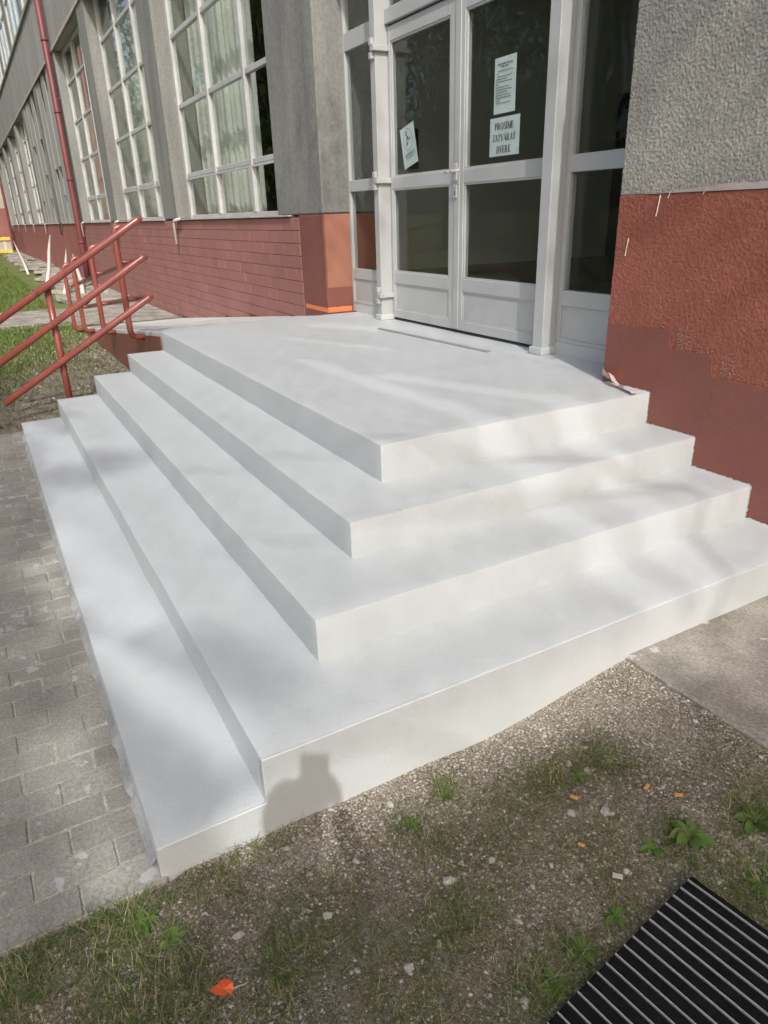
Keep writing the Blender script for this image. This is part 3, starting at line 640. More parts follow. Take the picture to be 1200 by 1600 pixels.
def sheet(name, cx, cz, w, h_, ang, label, warp=0.0):
    th = thing(name, label, 'notice', (cx, PYP, cz))
    n = 6; mb = MB()
    for i in range(n):
        for j in range(n):
            q = []
            for a, b_ in ((i, j), (i + 1, j), (i + 1, j + 1), (i, j + 1)):
                u, v_ = (a / n - 0.5) * w, (b_ / n - 0.5) * h_
                q.append((cx + u * math.cos(ang) - v_ * math.sin(ang), PYP + 0.002 + warp * (1 + nz(u * 9, v_ * 9)) * 0.5, cz + u * math.sin(ang) + v_ * math.cos(ang)))
            mb.quad(*q)
    mb.build('sheet', 'paper', th, True); return th
def ink(th, cx, cz, ang, polys, name='lettering', m='ink'):
    mb = MB()
    for p in polys:
        n = len(mb.v)
        for u, v_ in p: mb.v.append((cx + u * math.cos(ang) - v_ * math.sin(ang), PYP - 0.0005, cz + u * math.sin(ang) + v_ * math.cos(ang)))
        mb.f.append(tuple(range(n, n + len(p))))
    mb.build(name, m, th)
def write(text, y, height, width):
    gl = [glyph(c) for c in text]; tot = sum(w for _, w in gl) + 0.05 * (len(gl) - 1); k = width / tot; x = -width / 2; out = []
    for g, w in gl:
        for poly in g: out.append([(x + px * k, y + py * height) for px, py in poly])
        x += (w + 0.05) * k
    return out
n2 = sheet('paper_notice', -1.677, 1.274, 0.300, 0.220, 0.0, 'white notice reading PROSÍME ZATVÁRAŤ DVERE on the right door leaf', 0.002)
ink(n2, -1.677, 1.274, 0, write('PROSÍME', 0.040, 0.040, 0.190) + write('ZATVÁRAŤ', -0.026, 0.040, 0.232) + write('DVERE', -0.092, 0.040, 0.142))
n1 = sheet('paper_notice', -1.688, 1.558, 0.212, 0.306, 0.0, 'tall white sheet of small print above the lettered notice on the right door leaf', 0.002)
pol = []
def printed(y, x0, x1, h_, seed):
    x = x0; r2 = random.Random(seed); out = []
    while x < x1 - 0.006:
        w = min(r2.uniform(0.008, 0.026), x1 - x); out.append([(x, y), (x + w, y), (x + w, y + h_ * r2.uniform(0.7, 1)), (x, y + h_)]); x += w + 0.004
    return out
pol += printed(0.112, -0.075, 0.075, 0.008, 1) + printed(0.098, -0.035, 0.03, 0.007, 2)
y = 0.076
for i, (a, b_) in enumerate([(-0.07, 0.075), (-0.08, -0.06), (-0.075, 0.07), (-0.085, 0.02), (-0.085, 0.075), (-0.085, -0.055), (-0.085, 0.04), (-0.08, 0.07), (-0.085, 0.03), (-0.085, 0.065), (-0.085, 0.065), (-0.085, -0.04), (-0.08, 0.065)]):
    pol += printed(y, a, b_, 0.0055, 10 + i); y -= 0.0145
ink(n1, -1.688, 1.558, 0, pol, 'small_print', 'ink_grey')
a3 = math.radians(14); n3 = sheet('paper_notice', -2.845, 1.318, 0.205, 0.285, a3, 'small tilted white notice with round emblem on the left door leaf', 0.004)
pol = []
for i in range(28):
    a, b_ = 2 * PI * i / 28, 2 * PI * (i + 1) / 28
    pol.append([(0.062 * math.cos(a), 0.045 + 0.075 * math.sin(a)), (0.065 * math.cos(a), 0.045 + 0.078 * math.sin(a)), (0.065 * math.cos(b_), 0.045 + 0.078 * math.sin(b_)), (0.062 * math.cos(b_), 0.045 + 0.075 * math.sin(b_))])
ink(n3, -2.845, 1.318, a3, pol + printed(-0.055, -0.07, 0.08, 0.006, 51) + printed(-0.068, -0.06, 0.06, 0.005, 52) + printed(-0.085, -0.05, 0.06, 0.004, 53), 'faint_print', 'ink_grey')
ink(n3, -2.845, 1.318, a3, [[(-0.022, 0.075), (-0.010, 0.07), (-0.004, 0.105), (-0.012, 0.108)], [(-0.005, 0.045), (0.012, 0.05), (0.008, 0.07), (-0.006, 0.064)], [(0.016, 0.03), (0.034, 0.05), (0.030, 0.058), (0.014, 0.04)], [(-0.024, 0.005), (-0.004, 0.022), (-0.008, 0.032), (-0.028, 0.018)], [(-0.018, 0.04), (-0.012, 0.04), (-0.012, 0.058), (-0.018, 0.056)]], 'emblem')

# ------------------------------------------------------------------ ramp
rp = MB()
rp.prism([(L - 0.001, -0.012), (-9.6, -0.632), (-9.6, -1.0), (L - 0.001, -1.0)], 'y', -0.002 + 0.004, YF + 0.004)
rampo = rp.build('ramp', 'ramp', bevel=0.004); tag(rampo, 'pale concrete ramp sloping down from the landing along the brick plinth', 'ramp')
sw = MB().prism([(L - 0.001, -0.045), (-9.5, -0.655), (-9.5, -1.0), (L - 0.001, -1.0)], 'y', -0.008, 0.0015).build('side_wall', 'red_new', rampo); sw['label'] = 'red painted side of the ramp'

# ------------------------------------------------------------------ handrails
RR = 0.027
sh = thing('stair_handrail', 'red tubular handrail with three sloping rails at the left end of the stairs', 'handrail', (-3.93, -0.77, -0.62))
for ze, y1, z1 in ((0.856, -1.32, 0.075), (0.575, -1.32, -0.205), (0.262, -1.245, -0.455)):
    sl = (ze - z1) / (0 - y1)
    MB().tube([(-3.9, -0.004, ze + 0.003), (-3.9, -0.02, ze - 0.012 * 0.6), (-3.9, y1, z1)], RR, 12).build('rail', 'rail_red', sh, True)
MB().tube([(-3.955, -0.77, -0.70), (-3.955, -0.77, 0.395)], RR, 12).build('post', 'rail_red', sh, True)
for z in (0.856 - 0.77 * 0.592, 0.575 - 0.77 * 0.591, 0.262 - 0.77 * 0.576): MB().tube([(-3.955, -0.77, z), (-3.9, -0.77, z)], 0.018, 8).build('bracket', 'rail_red', sh, True)
rh = thing('ramp_handrail', 'red tubular handrail with bent posts along the outer edge of the ramp', 'handrail', (-6.5, -0.1, -0.4))
for z in (0.856, 0.575, 0.262):
    MB().tube([(-3.9, -0.004, z), (-3.94, 0.0, z - 0.002), (-9.05, 0.0, z - 5.11 * 0.108)], RR * 0.95, 12).build('rail', 'rail_red', rh, True)
for x, zb, zt in ((-4.43, -0.125, 0.79), (-6.05, -0.275, 0.60), (-7.77, -0.46, 0.425), (-8.88, -0.575, 0.30)):
    pts = [(x, 0.0, zt + 0.012), (x, -0.07, zt + 0.012), (x, -0.105, zt - 0.002), (x, -0.12, zt - 0.035), (x, -0.12, zb + 0.06), (x, -0.108, zb + 0.02), (x, -0.075, zb), (x, 0.0, zb - 0.002)]
    MB().tube(pts, RR, 12).build('post', 'rail_red', rh, True)
    for z in (0.575, 0.262):
        zz = z - (-3.9 - x) * 0.108; MB().tube([(x, -0.12, zz), (x, 0.0, zz)], 0.014, 8).build('bracket', 'rail_red', rh, True)

# ------------------------------------------------------------------ paving
pav = MB().box(-3.85, 0.93, -2.42, -1.16, -0.90, -0.6942).build('paving', 'joint'); struct(pav)
pme = []
for q in range(5):
    bm = bmesh.new(); bmesh.ops.create_cube(bm, size=1)
    for vv in bm.verts: vv.co = Vector((vv.co.x * 0.0955, vv.co.y * 0.1955, vv.co.z * 0.05))
    bmesh.ops.bevel(bm, geom=list(bm.edges), offset=0.0035, segments=2, affect='EDGES')
    for vv in bm.verts: vv.co += Vector((nz(vv.co.x * 30, vv.co.y * 30, q), nz(vv.co.x * 25, vv.co.y * 25, q + 5), 0.4 * nz(vv.co.x * 20, vv.co.y * 14, q + 8))) * 0.003
    me = bpy.data.meshes.new('paver'); bm.to_mesh(me); bm.free(); me.materials.append(MAT['paver'])
    pme.append(me)
hme = MB().box(-0.047, 0.047, -0.047, 0.047, -0.025, 0.025).mesh('paver', 'paver', bevel=0.005)
for r in range(48):
    x = 0.93 - 0.05 - 0.1 * r
    y = -1.215 - 0.05 if r % 2 else -1.165 - 0.1
    ys = []
    if r % 2: ys.append((-1.205, True)); yy = -1.255 - 0.1
    else: yy = -1.155 - 0.1
    while yy > -2.42: ys.append((yy, False)); yy -= 0.2
    for yy, half in ys:
        o = link('paver', hme if half else pme[rnd.randrange(5)], pav, (x + rnd.uniform(-0.001, 0.001), yy, -0.716 + rnd.uniform(-0.002, 0.003)))
        o.rotation_euler = (rnd.uniform(-0.008, 0.008), rnd.uniform(-0.012, 0.012), rnd.uniform(-0.008, 0.008) + (PI if rnd.random() < 0.5 else 0))
# mortar smear along the stair foot
sm = MB(); n = 120
e = [(-3.74 + 4.62 * i / n, -1.172 - max(0.006, 0.017 + 0.012 * nz(i * 0.23, 4) + 0.009 * nz(i * 0.9, 8))) for i in range(n + 1)]
for i in range(n): sm.quad((e[i][0], -1.160, -0.655), (e[i + 1][0], -1.160, -0.655), (e[i + 1][0], e[i + 1][1], -0.6875), (e[i][0], e[i][1], -0.6875))
smo = sm.build('mortar_smear', 'paint_smear', pav)

# concrete slab by the wall
sp = [(0.90, 0.452)] + [(0.95 + 0.05 * i, 0.455 + 0.012 * nz(i * 0.8, 2) + 0.006 * nz(i * 2.7, 5)) for i in range(40)] + [(2.95, 1.5), (0.90, 1.5)]
slab = MB().prism(sp, 'z', -0.9, -0.612).build('concrete_slab', 'concrete', bevel=0.006); struct(slab)
# footpath beyond the ramp and rubble strip along the facade
struct(MB().prism([(-9.58, 1.57), (-12.2, 1.57), (-13.0, -6), (-10.6, -6)], 'z', -0.8, -0.615).build('path', 'concrete'))
struct(MB().box(-50, 60, -15, -2.7, -0.8, -0.66).build('road', 'asphalt'))
r3 = random.Random(5); strip = struct(MB().box(-48, -12.1, 0.7, YF, -0.9, -0.625).build('pavement', 'concrete'))
for i in range(46):
    x = -12.6 - i * 0.62; w = r3.uniform(0.35, 0.75); dpt = r3.uniform(0.4, 0.75)
    o = MB().box(-w / 2, w / 2, -dpt / 2, dpt / 2, -0.04, 0.04).build('slab', 'concrete', strip, bevel=0.01); o.location = (x, r3.uniform(0.5, 1.1), -0.60 + r3.uniform(-0.02, 0.04)); o.rotation_euler = (r3.uniform(-.12, .12), r3.uniform(-.12, .12), r3.uniform(-0.5, 0.5))

# ------------------------------------------------------------------ door mat
ang = math.radians(8.6)
mt = thing('door_mat', 'black door mat with thin aluminium strips lying on the gravel', 'door mat', (1.58, 0.0, -0.69)); mt.rotation_euler = (0, 0, ang)
def mchild(name, me): 
    o = bpy.data.objects.new(name, me); COL.objects.link(o); o.parent = mt; return o
ML, MW, MP = 0.98, 0.75, 0.0325
mchild('base', MB().box(0, MW, -ML, 0.0, 0.004, 0.016).mesh('base', 'mat_black', bevel=0.002))
sme = MB().box(0.002, MW - 0.002, -0.0007, 0.0007, 0.012, 0.0230).mesh('strip', 'mat_strip'); ime = MB().box(0.003, MW - 0.003, -0.0125, 0.0125, 0.014, 0.0225).mesh('insert', 'mat_black', bevel=0.003)
k = 0; yy = -0.022
while yy > -ML + 0.02:
    s = mchild('strip', sme); s.location = (0, yy, 0)
    if yy - MP > -ML + 0.02: q = mchild('insert', ime); q.location = (0, yy - MP / 2, rnd.uniform(-0.0006, 0.0006))
    yy -= MP
mt.location = (1.600, -0.040, gz(1.9, -0.4) + 0.006)

# ------------------------------------------------------------------ gravel, stones, grass
ico = bmesh.new(); bmesh.ops.create_icosphere(ico, subdivisions=1, radius=1); IVV = np.array([v.co[:] for v in ico.verts]); IFF = np.array([[v.index for v in f.verts] for f in ico.faces]); ico.free()
OV = np.array([(1, 0, 0), (-1, 0, 0), (0, 1, 0), (0, -1, 0), (0, 0, 1), (0, 0, -1)], float); OF = np.array([(0, 2, 4), (2, 1, 4), (1, 3, 4), (3, 0, 4), (2, 0, 5), (1, 2, 5), (3, 1, 5), (0, 3, 5)])
def blocked(x, y, z=None):
    if x < 0.918 and y > -1.175 and x > L: return True            # under the stairs
    if x < 0.935 and y <= -1.12 and x > -3.9: return True         # pavers
    if y > 0.45 and 0.9 < x < 3 : return True                     # slab
    if x <= L and y > -0.02: return True
    cx, cy = x - 1.600, y - -0.040; u = cx * math.cos(ang) + cy * math.sin(ang); v_ = -cx * math.sin(ang) + cy * math.cos(ang)
    if -0.003 < u < MW and -ML < v_ < 0.003: return True
    return False
def scatter(n, xr, yr, dens):
    out = []
    while n > 0:
        x, y = rnd.uniform(*xr), rnd.uniform(*yr); n -= 1
        if blocked(x, y): continue
        if rnd.random() < dens(x, y): out.append((x, y))
    return out
def bare(x, y):      # 1 where gravel lies open, 0 where it is overgrown
    near = 1 - smooth01(0.10, 0.30 + 0.10 * nz(x * 2, y * 2), x - 0.92) if -1.0 < y < 0.5 else 0
    right = smooth01(-0.05, 0.25, y) * (1 - smooth01(1.30, 1.55, x))
    return max(near, right * 0.9, 0.30 + 0.55 * nz(x * 3.1, y * 3.1, 4))
def pebbles(pts, smin, smax, flat=0.6, small=False):
    V, F = [], []; k = 0
    IV, IF = (OV, OF) if small else (IVV, IFF)
    for x, y in pts:
        s = smin * (smax / smin) ** (rnd.random() ** 3.0); q = IV * (1 + 0.28 * nrs.uniform(-1, 1, IV.shape)) * np.array([s, s * rnd.uniform(0.65, 1), s * flat * rnd.uniform(0.7, 1.1)])
        a = rnd.uniform(0, 6.28); c_, s_ = math.cos(a), math.sin(a); q = q @ np.array([[c_, s_, 0], [-s_, c_, 0], [0, 0, 1]])
        V.append(q + np.array([x, y, gz(x, y) + s * 0.15])); F.append(IF + k); k += len(IV)
    return np.concatenate(V), np.concatenate(F)
pp = scatter(120000, (0.9, 2.0), (-1.75, 0.62), lambda x, y: min(1, 0.12 + 1.0 * bare(x, y)))
pp += [(0.918 + abs(rnd.gauss(0, 0.012)), rnd.uniform(-1.17, 0.45)) for _ in range(1500)]
V, F = pebbles(pp, 0.0014, 0.0068, 0.6, True)
g1 = link('gravel', np_mesh('gravel', V, F, 'pebble')); tag(g1, 'fine pale gravel scattered over the soil before the stairs', 'gravel', kind='stuff')
pp = scatter(5200, (-9.3, -3.8), (-3.5, -0.01), lambda x, y: 0.95 if y > -0.28 + 0.1 * nz(x * 2, 1) else 0.30)
V, F = pebbles(pp, 0.006, 0.022)
g2 = link('gravel', np_mesh('gravel', V, F, 'pebble')); tag(g2, 'pale gravel at the foot of the red ramp side', 'gravel', kind='stuff')
# medium pale pebbles
pp = scatter(3600, (0.95, 2.0), (-1.75, 0.45), lambda x, y: 0.25 + 0.5 * max(0, nz(x * 4, y * 4, 6)))
V, F = pebbles(pp, 0.003, 0.0068)
g3 = link('gravel', np_mesh('gravel', V, F, 'pebble_pale')); tag(g3, 'pale pebbles strewn among the foreground grass', 'gravel', kind='stuff')
# larger single stones
stm = []
for q in range(5):
    bm = bmesh.new(); bmesh.ops.create_icosphere(bm, subdivisions=2, radius=1)
    for vv in bm.verts:
        d = vv.co.copy(); vv.co *= 1 + 0.35 * nz(d.x * 1.4 + q * 5, d.y * 1.4, d.z * 1.4) + 0.12 * nz(d.x * 4, d.y * 4, d.z * 4 + q); vv.co.z *= 0.55; vv.co.y *= 0.78
    me = bpy.data.meshes.new('stone'); bm.to_mesh(me); bm.free(); me.materials.append(MAT['stone']); stm.append(me)
fixed = [(1.15, -0.02, .014), (1.20, 0.005, .011), (1.0, -0.55, .014), (0.99, -0.86, .012), (1.005, -0.78, .012), (1.30, -0.55, .018), (1.29, -0.14, .014), (1.335, -0.06, .017), (1.35, -0.05, .010), (1.50, -0.15, .012), (1.47, 0.09, .013), (1.22, -0.85, .014), (1.43, -0.75, .013), (1.46, -0.98, .016), (1.16, -1.05, .014), (1.30, -0.42, .012), (1.62, -0.58, .014), (1.55, -0.47, .011), (1.12, -0.72, .012)]
for i in range(60):
    while True:
        x, y = rnd.uniform(0.95, 1.75), rnd.uniform(-1.5, 0.45)
        if not blocked(x, y): break
    fixed.append((x, y, rnd.uniform(0.005, 0.010)))
for x, y, s in fixed:
    o = link('stone', stm[rnd.randrange(5)], None, (x, y, gz(x, y) + s * 0.25)); o.scale = (s, s * rnd.uniform(0.8, 1.1), s); o.rotation_euler = (rnd.uniform(-.3, .3), rnd.uniform(-.3, .3), rnd.uniform(0, 6.28))
    tag(o, 'small pale stone lying loose on the ground before the stairs', 'stone', 'loose stones on the ground')

def blades(pts, hmin, hmax, w, lean, seg=3, hfun=None):
    V, F = [], []; k = 0
    for x, y in pts:
        h_ = rnd.uniform(hmin, hmax) * (hfun(x, y) if hfun else 1); a = rnd.uniform(0, 6.28); l = h_ * rnd.uniform(*lean); ww = w * rnd.uniform(0.6, 1.2)
        dx, dy = math.cos(a), math.sin(a); z0 = gz(x, y) - 0.004; cv = rnd.uniform(-0.6, 0.6)
        for i in range(seg + 1):
            t = i / seg; px = x + dx * l * t ** 1.6 - dy * cv * l * t * t * 0.5; py = y + dy * l * t ** 1.6 + dx * cv * l * t * t * 0.5; pz = z0 + h_ * (t - 0.25 * t * t * min(1.6, l / h_))
            wt = ww * (1 - t) ** 0.7 + 0.0002
            V.append((px - dy * wt, py + dx * wt, pz)); V.append((px + dy * wt, py - dx * wt, pz))
        for i in range(seg): F.append((k + 2 * i, k + 2 * i + 1, k + 2 * i + 3, k + 2 * i + 2))
        k += 2 * seg + 2
    return np.array(V), np.array(F)
def tufts(x, y):
    t = 0.0
    for cx, cy, r in ((0.99, -1.29, .13), (1.09, -1.26, .14), (1.04, -1.5, .12), (1.04, -0.38, .07), (1.10, -0.55, .06), (0.95, -0.95, .10), (0.965, -0.85, .06), (1.58, 0.24, .12), (1.6, -0.42, .07), (1.62, -0.55, .08), (1.25, -1.2, .12), (1.5, 0.03, .08), (1.3, -1.0, .09), (1.4, -0.6, .08), (1.22, 0.05, .07), (1.17, -0.12, .06), (1.72, 0.12, .1)):
        t = max(t, math.exp(-((x - cx) ** 2 + (y - cy) ** 2) / (r * r)))
    return t
gd = lambda x, y: max((0.25 + 0.75 * tufts(x, y)) * max(0, tufts(x, y) + 0.8 * nz(x * 9, y * 9, 5)) * (0.7 if y < -1.1 or x > 1.45 else 0.35), 0.70 * (1 - bare(x, y)) * (0.7 + 1.2 * nz(x * 5, y * 5, 2)))
pp = scatter(120000, (0.92, 2.0), (-1.75, 0.5), gd)
V, F = blades(pp, 0.010, 0.034, 0.0011, (0.4, 1.6), 3, lambda x, y: 0.7 + 0.9 * tufts(x, y))
tag(link('grass', np_mesh('grass', V, F, 'grass')), 'sparse green grass growing through the gravel in the foreground', 'grass', kind='stuff')
pp = scatter(100000, (0.95, 2.0), (-1.75, 0.5), lambda x, y: 0.75 * (1 - 0.8 * max(0, bare(x, y))) )
V, F = blades(pp, 0.006, 0.015, 0.0009, (1.2, 5.5), 2)
tag(link('dry_grass', np_mesh('dry_grass', V, F, 'straw')), 'dead straw-coloured grass stems lying flat on the foreground soil', 'dry grass', kind='stuff')
pp = scatter(16000, (-8.6, -3.8), (-2.0, -0.02), lambda x, y: 0.8)
V, F = blades(pp, 0.015, 0.04, 0.004, (0.8, 3.0), 2)
tag(link('dry_grass', np_mesh('dry_grass', V, F, 'straw')), 'dry trampled grass left of the stairs below the handrail', 'dry grass', kind='stuff')
def lawn_d(x, y):
    d = smooth01(-5.6, -8.2, x + 1.6 * nz(x * 0.5, y * 0.8) - 1.6 * smooth01(-0.5, -1.4, y))
    if -13.0 < x < -10.3: d *= 0.05
    if y > 0.5 and x < -12: d *= 0.25
    if y > -0.4 and x > -9.5: d *= 0.25
    return max(d, 0.10)
pp = []
for n_, xr_, yr_ in ((16000, (-10.2, -3.8), (-2.0, -0.02)), (15000, (-24, -12.6), (-1.8, 1.1)), (9000, (-48, -24), (-1.6, 1.2))): pp += scatter(n_, xr_, yr_, lawn_d)
V, F = blades(pp, 0.03, 0.075, 0.006, (0.3, 1.2), 2, lambda x, y: 1.0 if x > -12 else 1.5)
tag(link('lawn', np_mesh('lawn', V, F, 'lawn')), 'green lawn beyond the red handrails', 'lawn', kind='stuff')

# broad-leaved weeds
def weed(x, y, r, n, label):
    mb = MB(); z0 = gz(x, y)
    n = int(n * 1.7)
    for i in range(n):
        a = 2 * PI * i * 0.382 + rnd.uniform(-0.3, 0.3); l = r * rnd.uniform(0.45, 1.1); w = l * rnd.uniform(0.42, 0.58); lift = rnd.uniform(0.25, 0.7); tw = rnd.uniform(-0.3, 0.3)
        d = Vector((math.cos(a), math.sin(a), 0)); s = Vector((-d.y, d.x, 0)); prev = None
        for j in range(6):
            t = j / 5; ww = w * math.sin(PI * min(1, 0.12 + t * 0.88)) ** 0.8 * (0.45 + 0.75 * t) * (1 - t ** 6)
            c = Vector((x, y, z0)) + d * l * t + Vector((0, 0, l * lift * (t - 0.75 * t * t) + 0.004))
            row = (c + s * ww * 0.5 + Vector((0, 0, ww * (0.18 + tw))), c, c - s * ww * 0.5 + Vector((0, 0, ww * (0.18 - tw))))
            if prev:
                mb.quad(prev[0], row[0], row[1], prev[1]); mb.quad(prev[1], row[1], row[2], prev[2])
            prev = row
    me = bpy.data.meshes.new('weed'); me.from_pydata(mb.v, [], mb.f); bm = bmesh.new(); bm.from_mesh(me); bmesh.ops.remove_doubles(bm, verts=bm.verts, dist=0.00002); bm.to_mesh(me); bm.free()
    me.materials.append(MAT['weed'])
    for p in me.polygons: p.use_smooth = True
    tag(link('weed', me), label, 'weed', 'broad-leaved weeds')
for x, y, r, n, lab in ((1.517, 0.062, .062, 11, 'leafy green weed rosette just above the far corner of the door mat'), (1.49, -0.045, .038, 7, 'small weed rosette left of the mat corner'), (1.565, 0.005, .030, 5, 'tiny weed touching the mat corner'),
                        (1.70, 0.075, .05, 7, 'weed spreading beyond the upper edge of the mat'), (1.585, 0.215, .06, 9, 'dark weed at the right edge, nearest the concrete slab'), (1.595, -0.40, .045, 8, 'weed beside the left edge of the door mat, at mid length'),
                        (1.575, -0.27, .035, 7, 'small weed beside the left edge of the mat, near its corner'), (1.63, -0.50, .04, 7, 'weed beside the left edge of the door mat, nearest the bottom'), (1.02, -1.245, .045, 8, 'bright weed in the grass tuft at the paving corner'),
                        (1.06, -0.40, .030, 6, 'small weed in the lit gravel near the middle of the stair foot'), (1.20, -0.03, .032, 5, 'single weed in the gravel left of the orange chips'), (1.10, -1.19, .04, 6, 'low weed just below the grass tuft at the paving corner'), (1.10, -0.54, .032, 5, 'small weed between the phone shadow and the lit gravel')):
    weed(x, y, r, n, lab)

# fallen leaf and chips
lx, ly = 1.283, -1.100; lz = gz(lx, ly) + 0.016
out = [(0, 0.0), (0.012, 0.004), (0.020, 0.012), (0.019, 0.018), (0.028, 0.026), (0.021, 0.031), (0.024, 0.041), (0.014, 0.043), (0.009, 0.054), (0.0, 0.066), (-0.009, 0.052), (-0.017, 0.046), (-0.016, 0.034), (-0.023, 0.026), (-0.015, 0.014), (-0.014, 0.006)]
lf = thing('fallen_leaf', 'bright orange fallen leaf lying on the grass at the bottom', 'leaf', (lx, ly, lz))
a = math.radians(155); mb = MB(); P_ = lambda u, v_, o=0: (lx + 0.82 * (u * math.cos(a) - v_ * math.sin(a)), ly + 0.82 * (u * math.sin(a) + v_ * math.cos(a)), lz + 0.25 * abs(u) + 0.012 * nz(u * 40, v_ * 40) + o)
mb.v = [P_(0, 0.028)] + [P_(*q) for q in out] + [P_(0, 0.028, -0.0012)] + [P_(*q, -0.0012) for q in out]; k = len(out)
mb.f = [(0, 1 + i, 1 + (i + 1) % k) for i in range(k)] + [(k + 1, k + 2 + (i + 1) % k, k + 2 + i) for i in range(k)]
mb.build('blade', 'orange_leaf', lf); MB().tube([P_(0, 0.004), P_(0.004, -0.012, 0.002), P_(0.010, -0.034, 0.001)], 0.0009, 6).build('stalk', 'chip_pale', lf, True)
for (x, y, w, h_, a, m_, lab) in ((1.258, -0.099, .022, .012, 0.5, 'chip', 'ochre chip lying leftmost of the three beyond the weeds'), (1.349, 0.085, .024, .011, 1.9, 'chip', 'ochre chip standing upright-looking between the other two'), (1.419, 0.13, .022, .011, 0.9, 'chip', 'orange chip lying rightmost, nearest the concrete slab'),
                              (1.387, -0.196, .018, .009, 0.6, 'chip', 'small dull orange chip on bare soil left of the mat'), (1.502, -0.186, .024, .014, 0.7, 'chip_pale', 'pale rectangular chip on the soil beside the mat corner')):
    z = gz(x, y) + 0.010; c_, s_ = math.cos(a), math.sin(a)
    pl_ = [(-w / 2, -h_ / 2), (w / 2, -h_ * 0.42), (w * 0.46, h_ / 2), (-w * 0.05, h_ * 0.38), (-w / 2, h_ / 2)]
    o = MB().prism([(x + u * c_ - v_ * s_, y + u * s_ + v_ * c_) for u, v_ in pl_], 'z', z, z + 0.003).build('chip', m_)
    tag(o, lab, 'chip')

# masking tape
tp = MB(); n = 40
for i in range(n):
    x0, x1 = -4.36 + 0.52 * i / n, -4.36 + 0.52 * (i + 1) / n; f0 = 0.045 + 0.006 * nz(i * 0.4, 2); f1 = 0.045 + 0.006 * nz((i + 1) * 0.4, 2)
    tp.quad((x0, YF - 0.003, 0.004), (x1, YF - 0.003, 0.004), (x1, YF - 0.003, f1), (x0, YF - 0.003, f0))
for i in range(20):
    y0, y1 = YF - 0.003 + 0.25 * i / 20, YF - 0.003 + 0.25 * (i + 1) / 20
    tp.quad((-3.8365, y0, 0.003), (-3.8365, y1, 0.003), (-3.8365, y1, 0.05 + 0.006 * nz(i * 0.5, 6)), (-3.8365, y0, 0.05 + 0.006 * nz(i * 0.5, 6)))
tag(tp.build('masking_tape', 'tape_orange'), 'orange masking tape along the foot of the red pier beside the door', 'tape')
path = [Vector(p) for p in ((-0.316, 1.530, 0.055), (-0.316, 1.508, 0.052), (-0.27, 1.500, 0.035), (-0.23, 1.485, 0.052), (-0.185, 1.46, 0.030), (-0.14, 1.455, 0.012), (-0.10, 1.44, 0.018), (-0.06, 1.425, 0.010), (-0.02, 1.415, 0.016), (0.008, 1.40, 0.014))]
tw = [0.0, 0.1, 0.5, 1.0, 1.3, 1.2, 0.9, 1.2, 1.5, 1.6]; tp = MB(); prev = None
for i, p in enumerate(path):
    up = Vector((0, -math.sin(tw[i]), math.cos(tw[i]))) * 0.022; r_ = (p + up, p, p - up * 0.8)
    r_ = tuple(Vector((q.x, q.y, max(q.z, 0.003))) for q in r_)
    if prev: tp.quad(prev[0], r_[0], r_[1], prev[1]); tp.quad(prev[1], r_[1], r_[2], prev[2])
    prev = r_
tag(tp.build('masking_tape', 'tape_back', None, True), 'peeling strip of tape curling off the wall corner onto the landing', 'tape')

# ------------------------------------------------------------------ far left: poles, barrier, wing
for p, q, r_, lab in (((-17.2, 0.25, -0.62), (-20.6, 0.9, 0.55), 0.045, 'tall pale pole leaning beyond the handrail, nearest to the lawn'), ((-15.0, 0.42, -0.6), (-18.8, 1.05, 0.22), 0.035, 'thin pale pole leaning right of the tall pole'), ((-14.3, 0.72, -0.6), (-18.0, 1.1, 0.12), 0.04, 'pale pole leaning low against the rubble, rightmost of the poles'), ((-24, 0.35, -0.62), (-32, 0.55, 0.25), 0.035, 'thin pole leaning far back near the yellow barrier')):
    p, q = Vector(p), Vector(q)
    tag(MB().tube([p, p.lerp(q, 0.35) + Vector((0, 0.03, -0.02)), p.lerp(q, 0.7), q], [r_ * 1.1, r_, r_ * 0.9, r_ * 0.6], 8).build('leaning_pole', 'pole_wood', None, True), lab, 'pole', 'leaning poles')
br = thing('barrier', 'low barrier with two yellow rails standing at the far end of the lawn', 'barrier', (-42, -1, -0.64))
for z in (-0.50, 0.12): MB().box(-42.06, -42.0, -4.5, 0.95, z, z + 0.16).build('rail', 'yellow', br, bevel=0.01)
for y in (-4.2, -2.6, -1.0, 0.6): MB().box(-42.16, -42.07, y, y + 0.1, -0.64, 0.3).build('post', 'pole_wood', br)
MB().box(-42.13, -42.075, -4.5, 0.95, -0.36, 0.10).build('panel', 'sill', br)
wing = thing('wing_building', 'cream rendered wing with a dark gateway at the far left end', 'building', (-54, -4, -0.64))
wl_ = MB(); wl_.box(-56, -54, 0.95, YF + 0.9, -0.64, 1.9); wl_.box(-56, -54, -14, -3.0, -0.64, 1.9)
wl_.build('plinth', 'red_far', wing)
MB().box(-56, -54, -14, YF + 0.9, 1.9, 8.0).build('wall', 'cream', wing)
MB().box(-55.2, -55, -3.0, 0.95, -0.64, 1.9).build('gateway', 'dark_void', wing)
MB().box(-56.4, -53.7, -14.3, YF + 1.2, 8.0, 8.25).build('roof', 'red_far', wing)

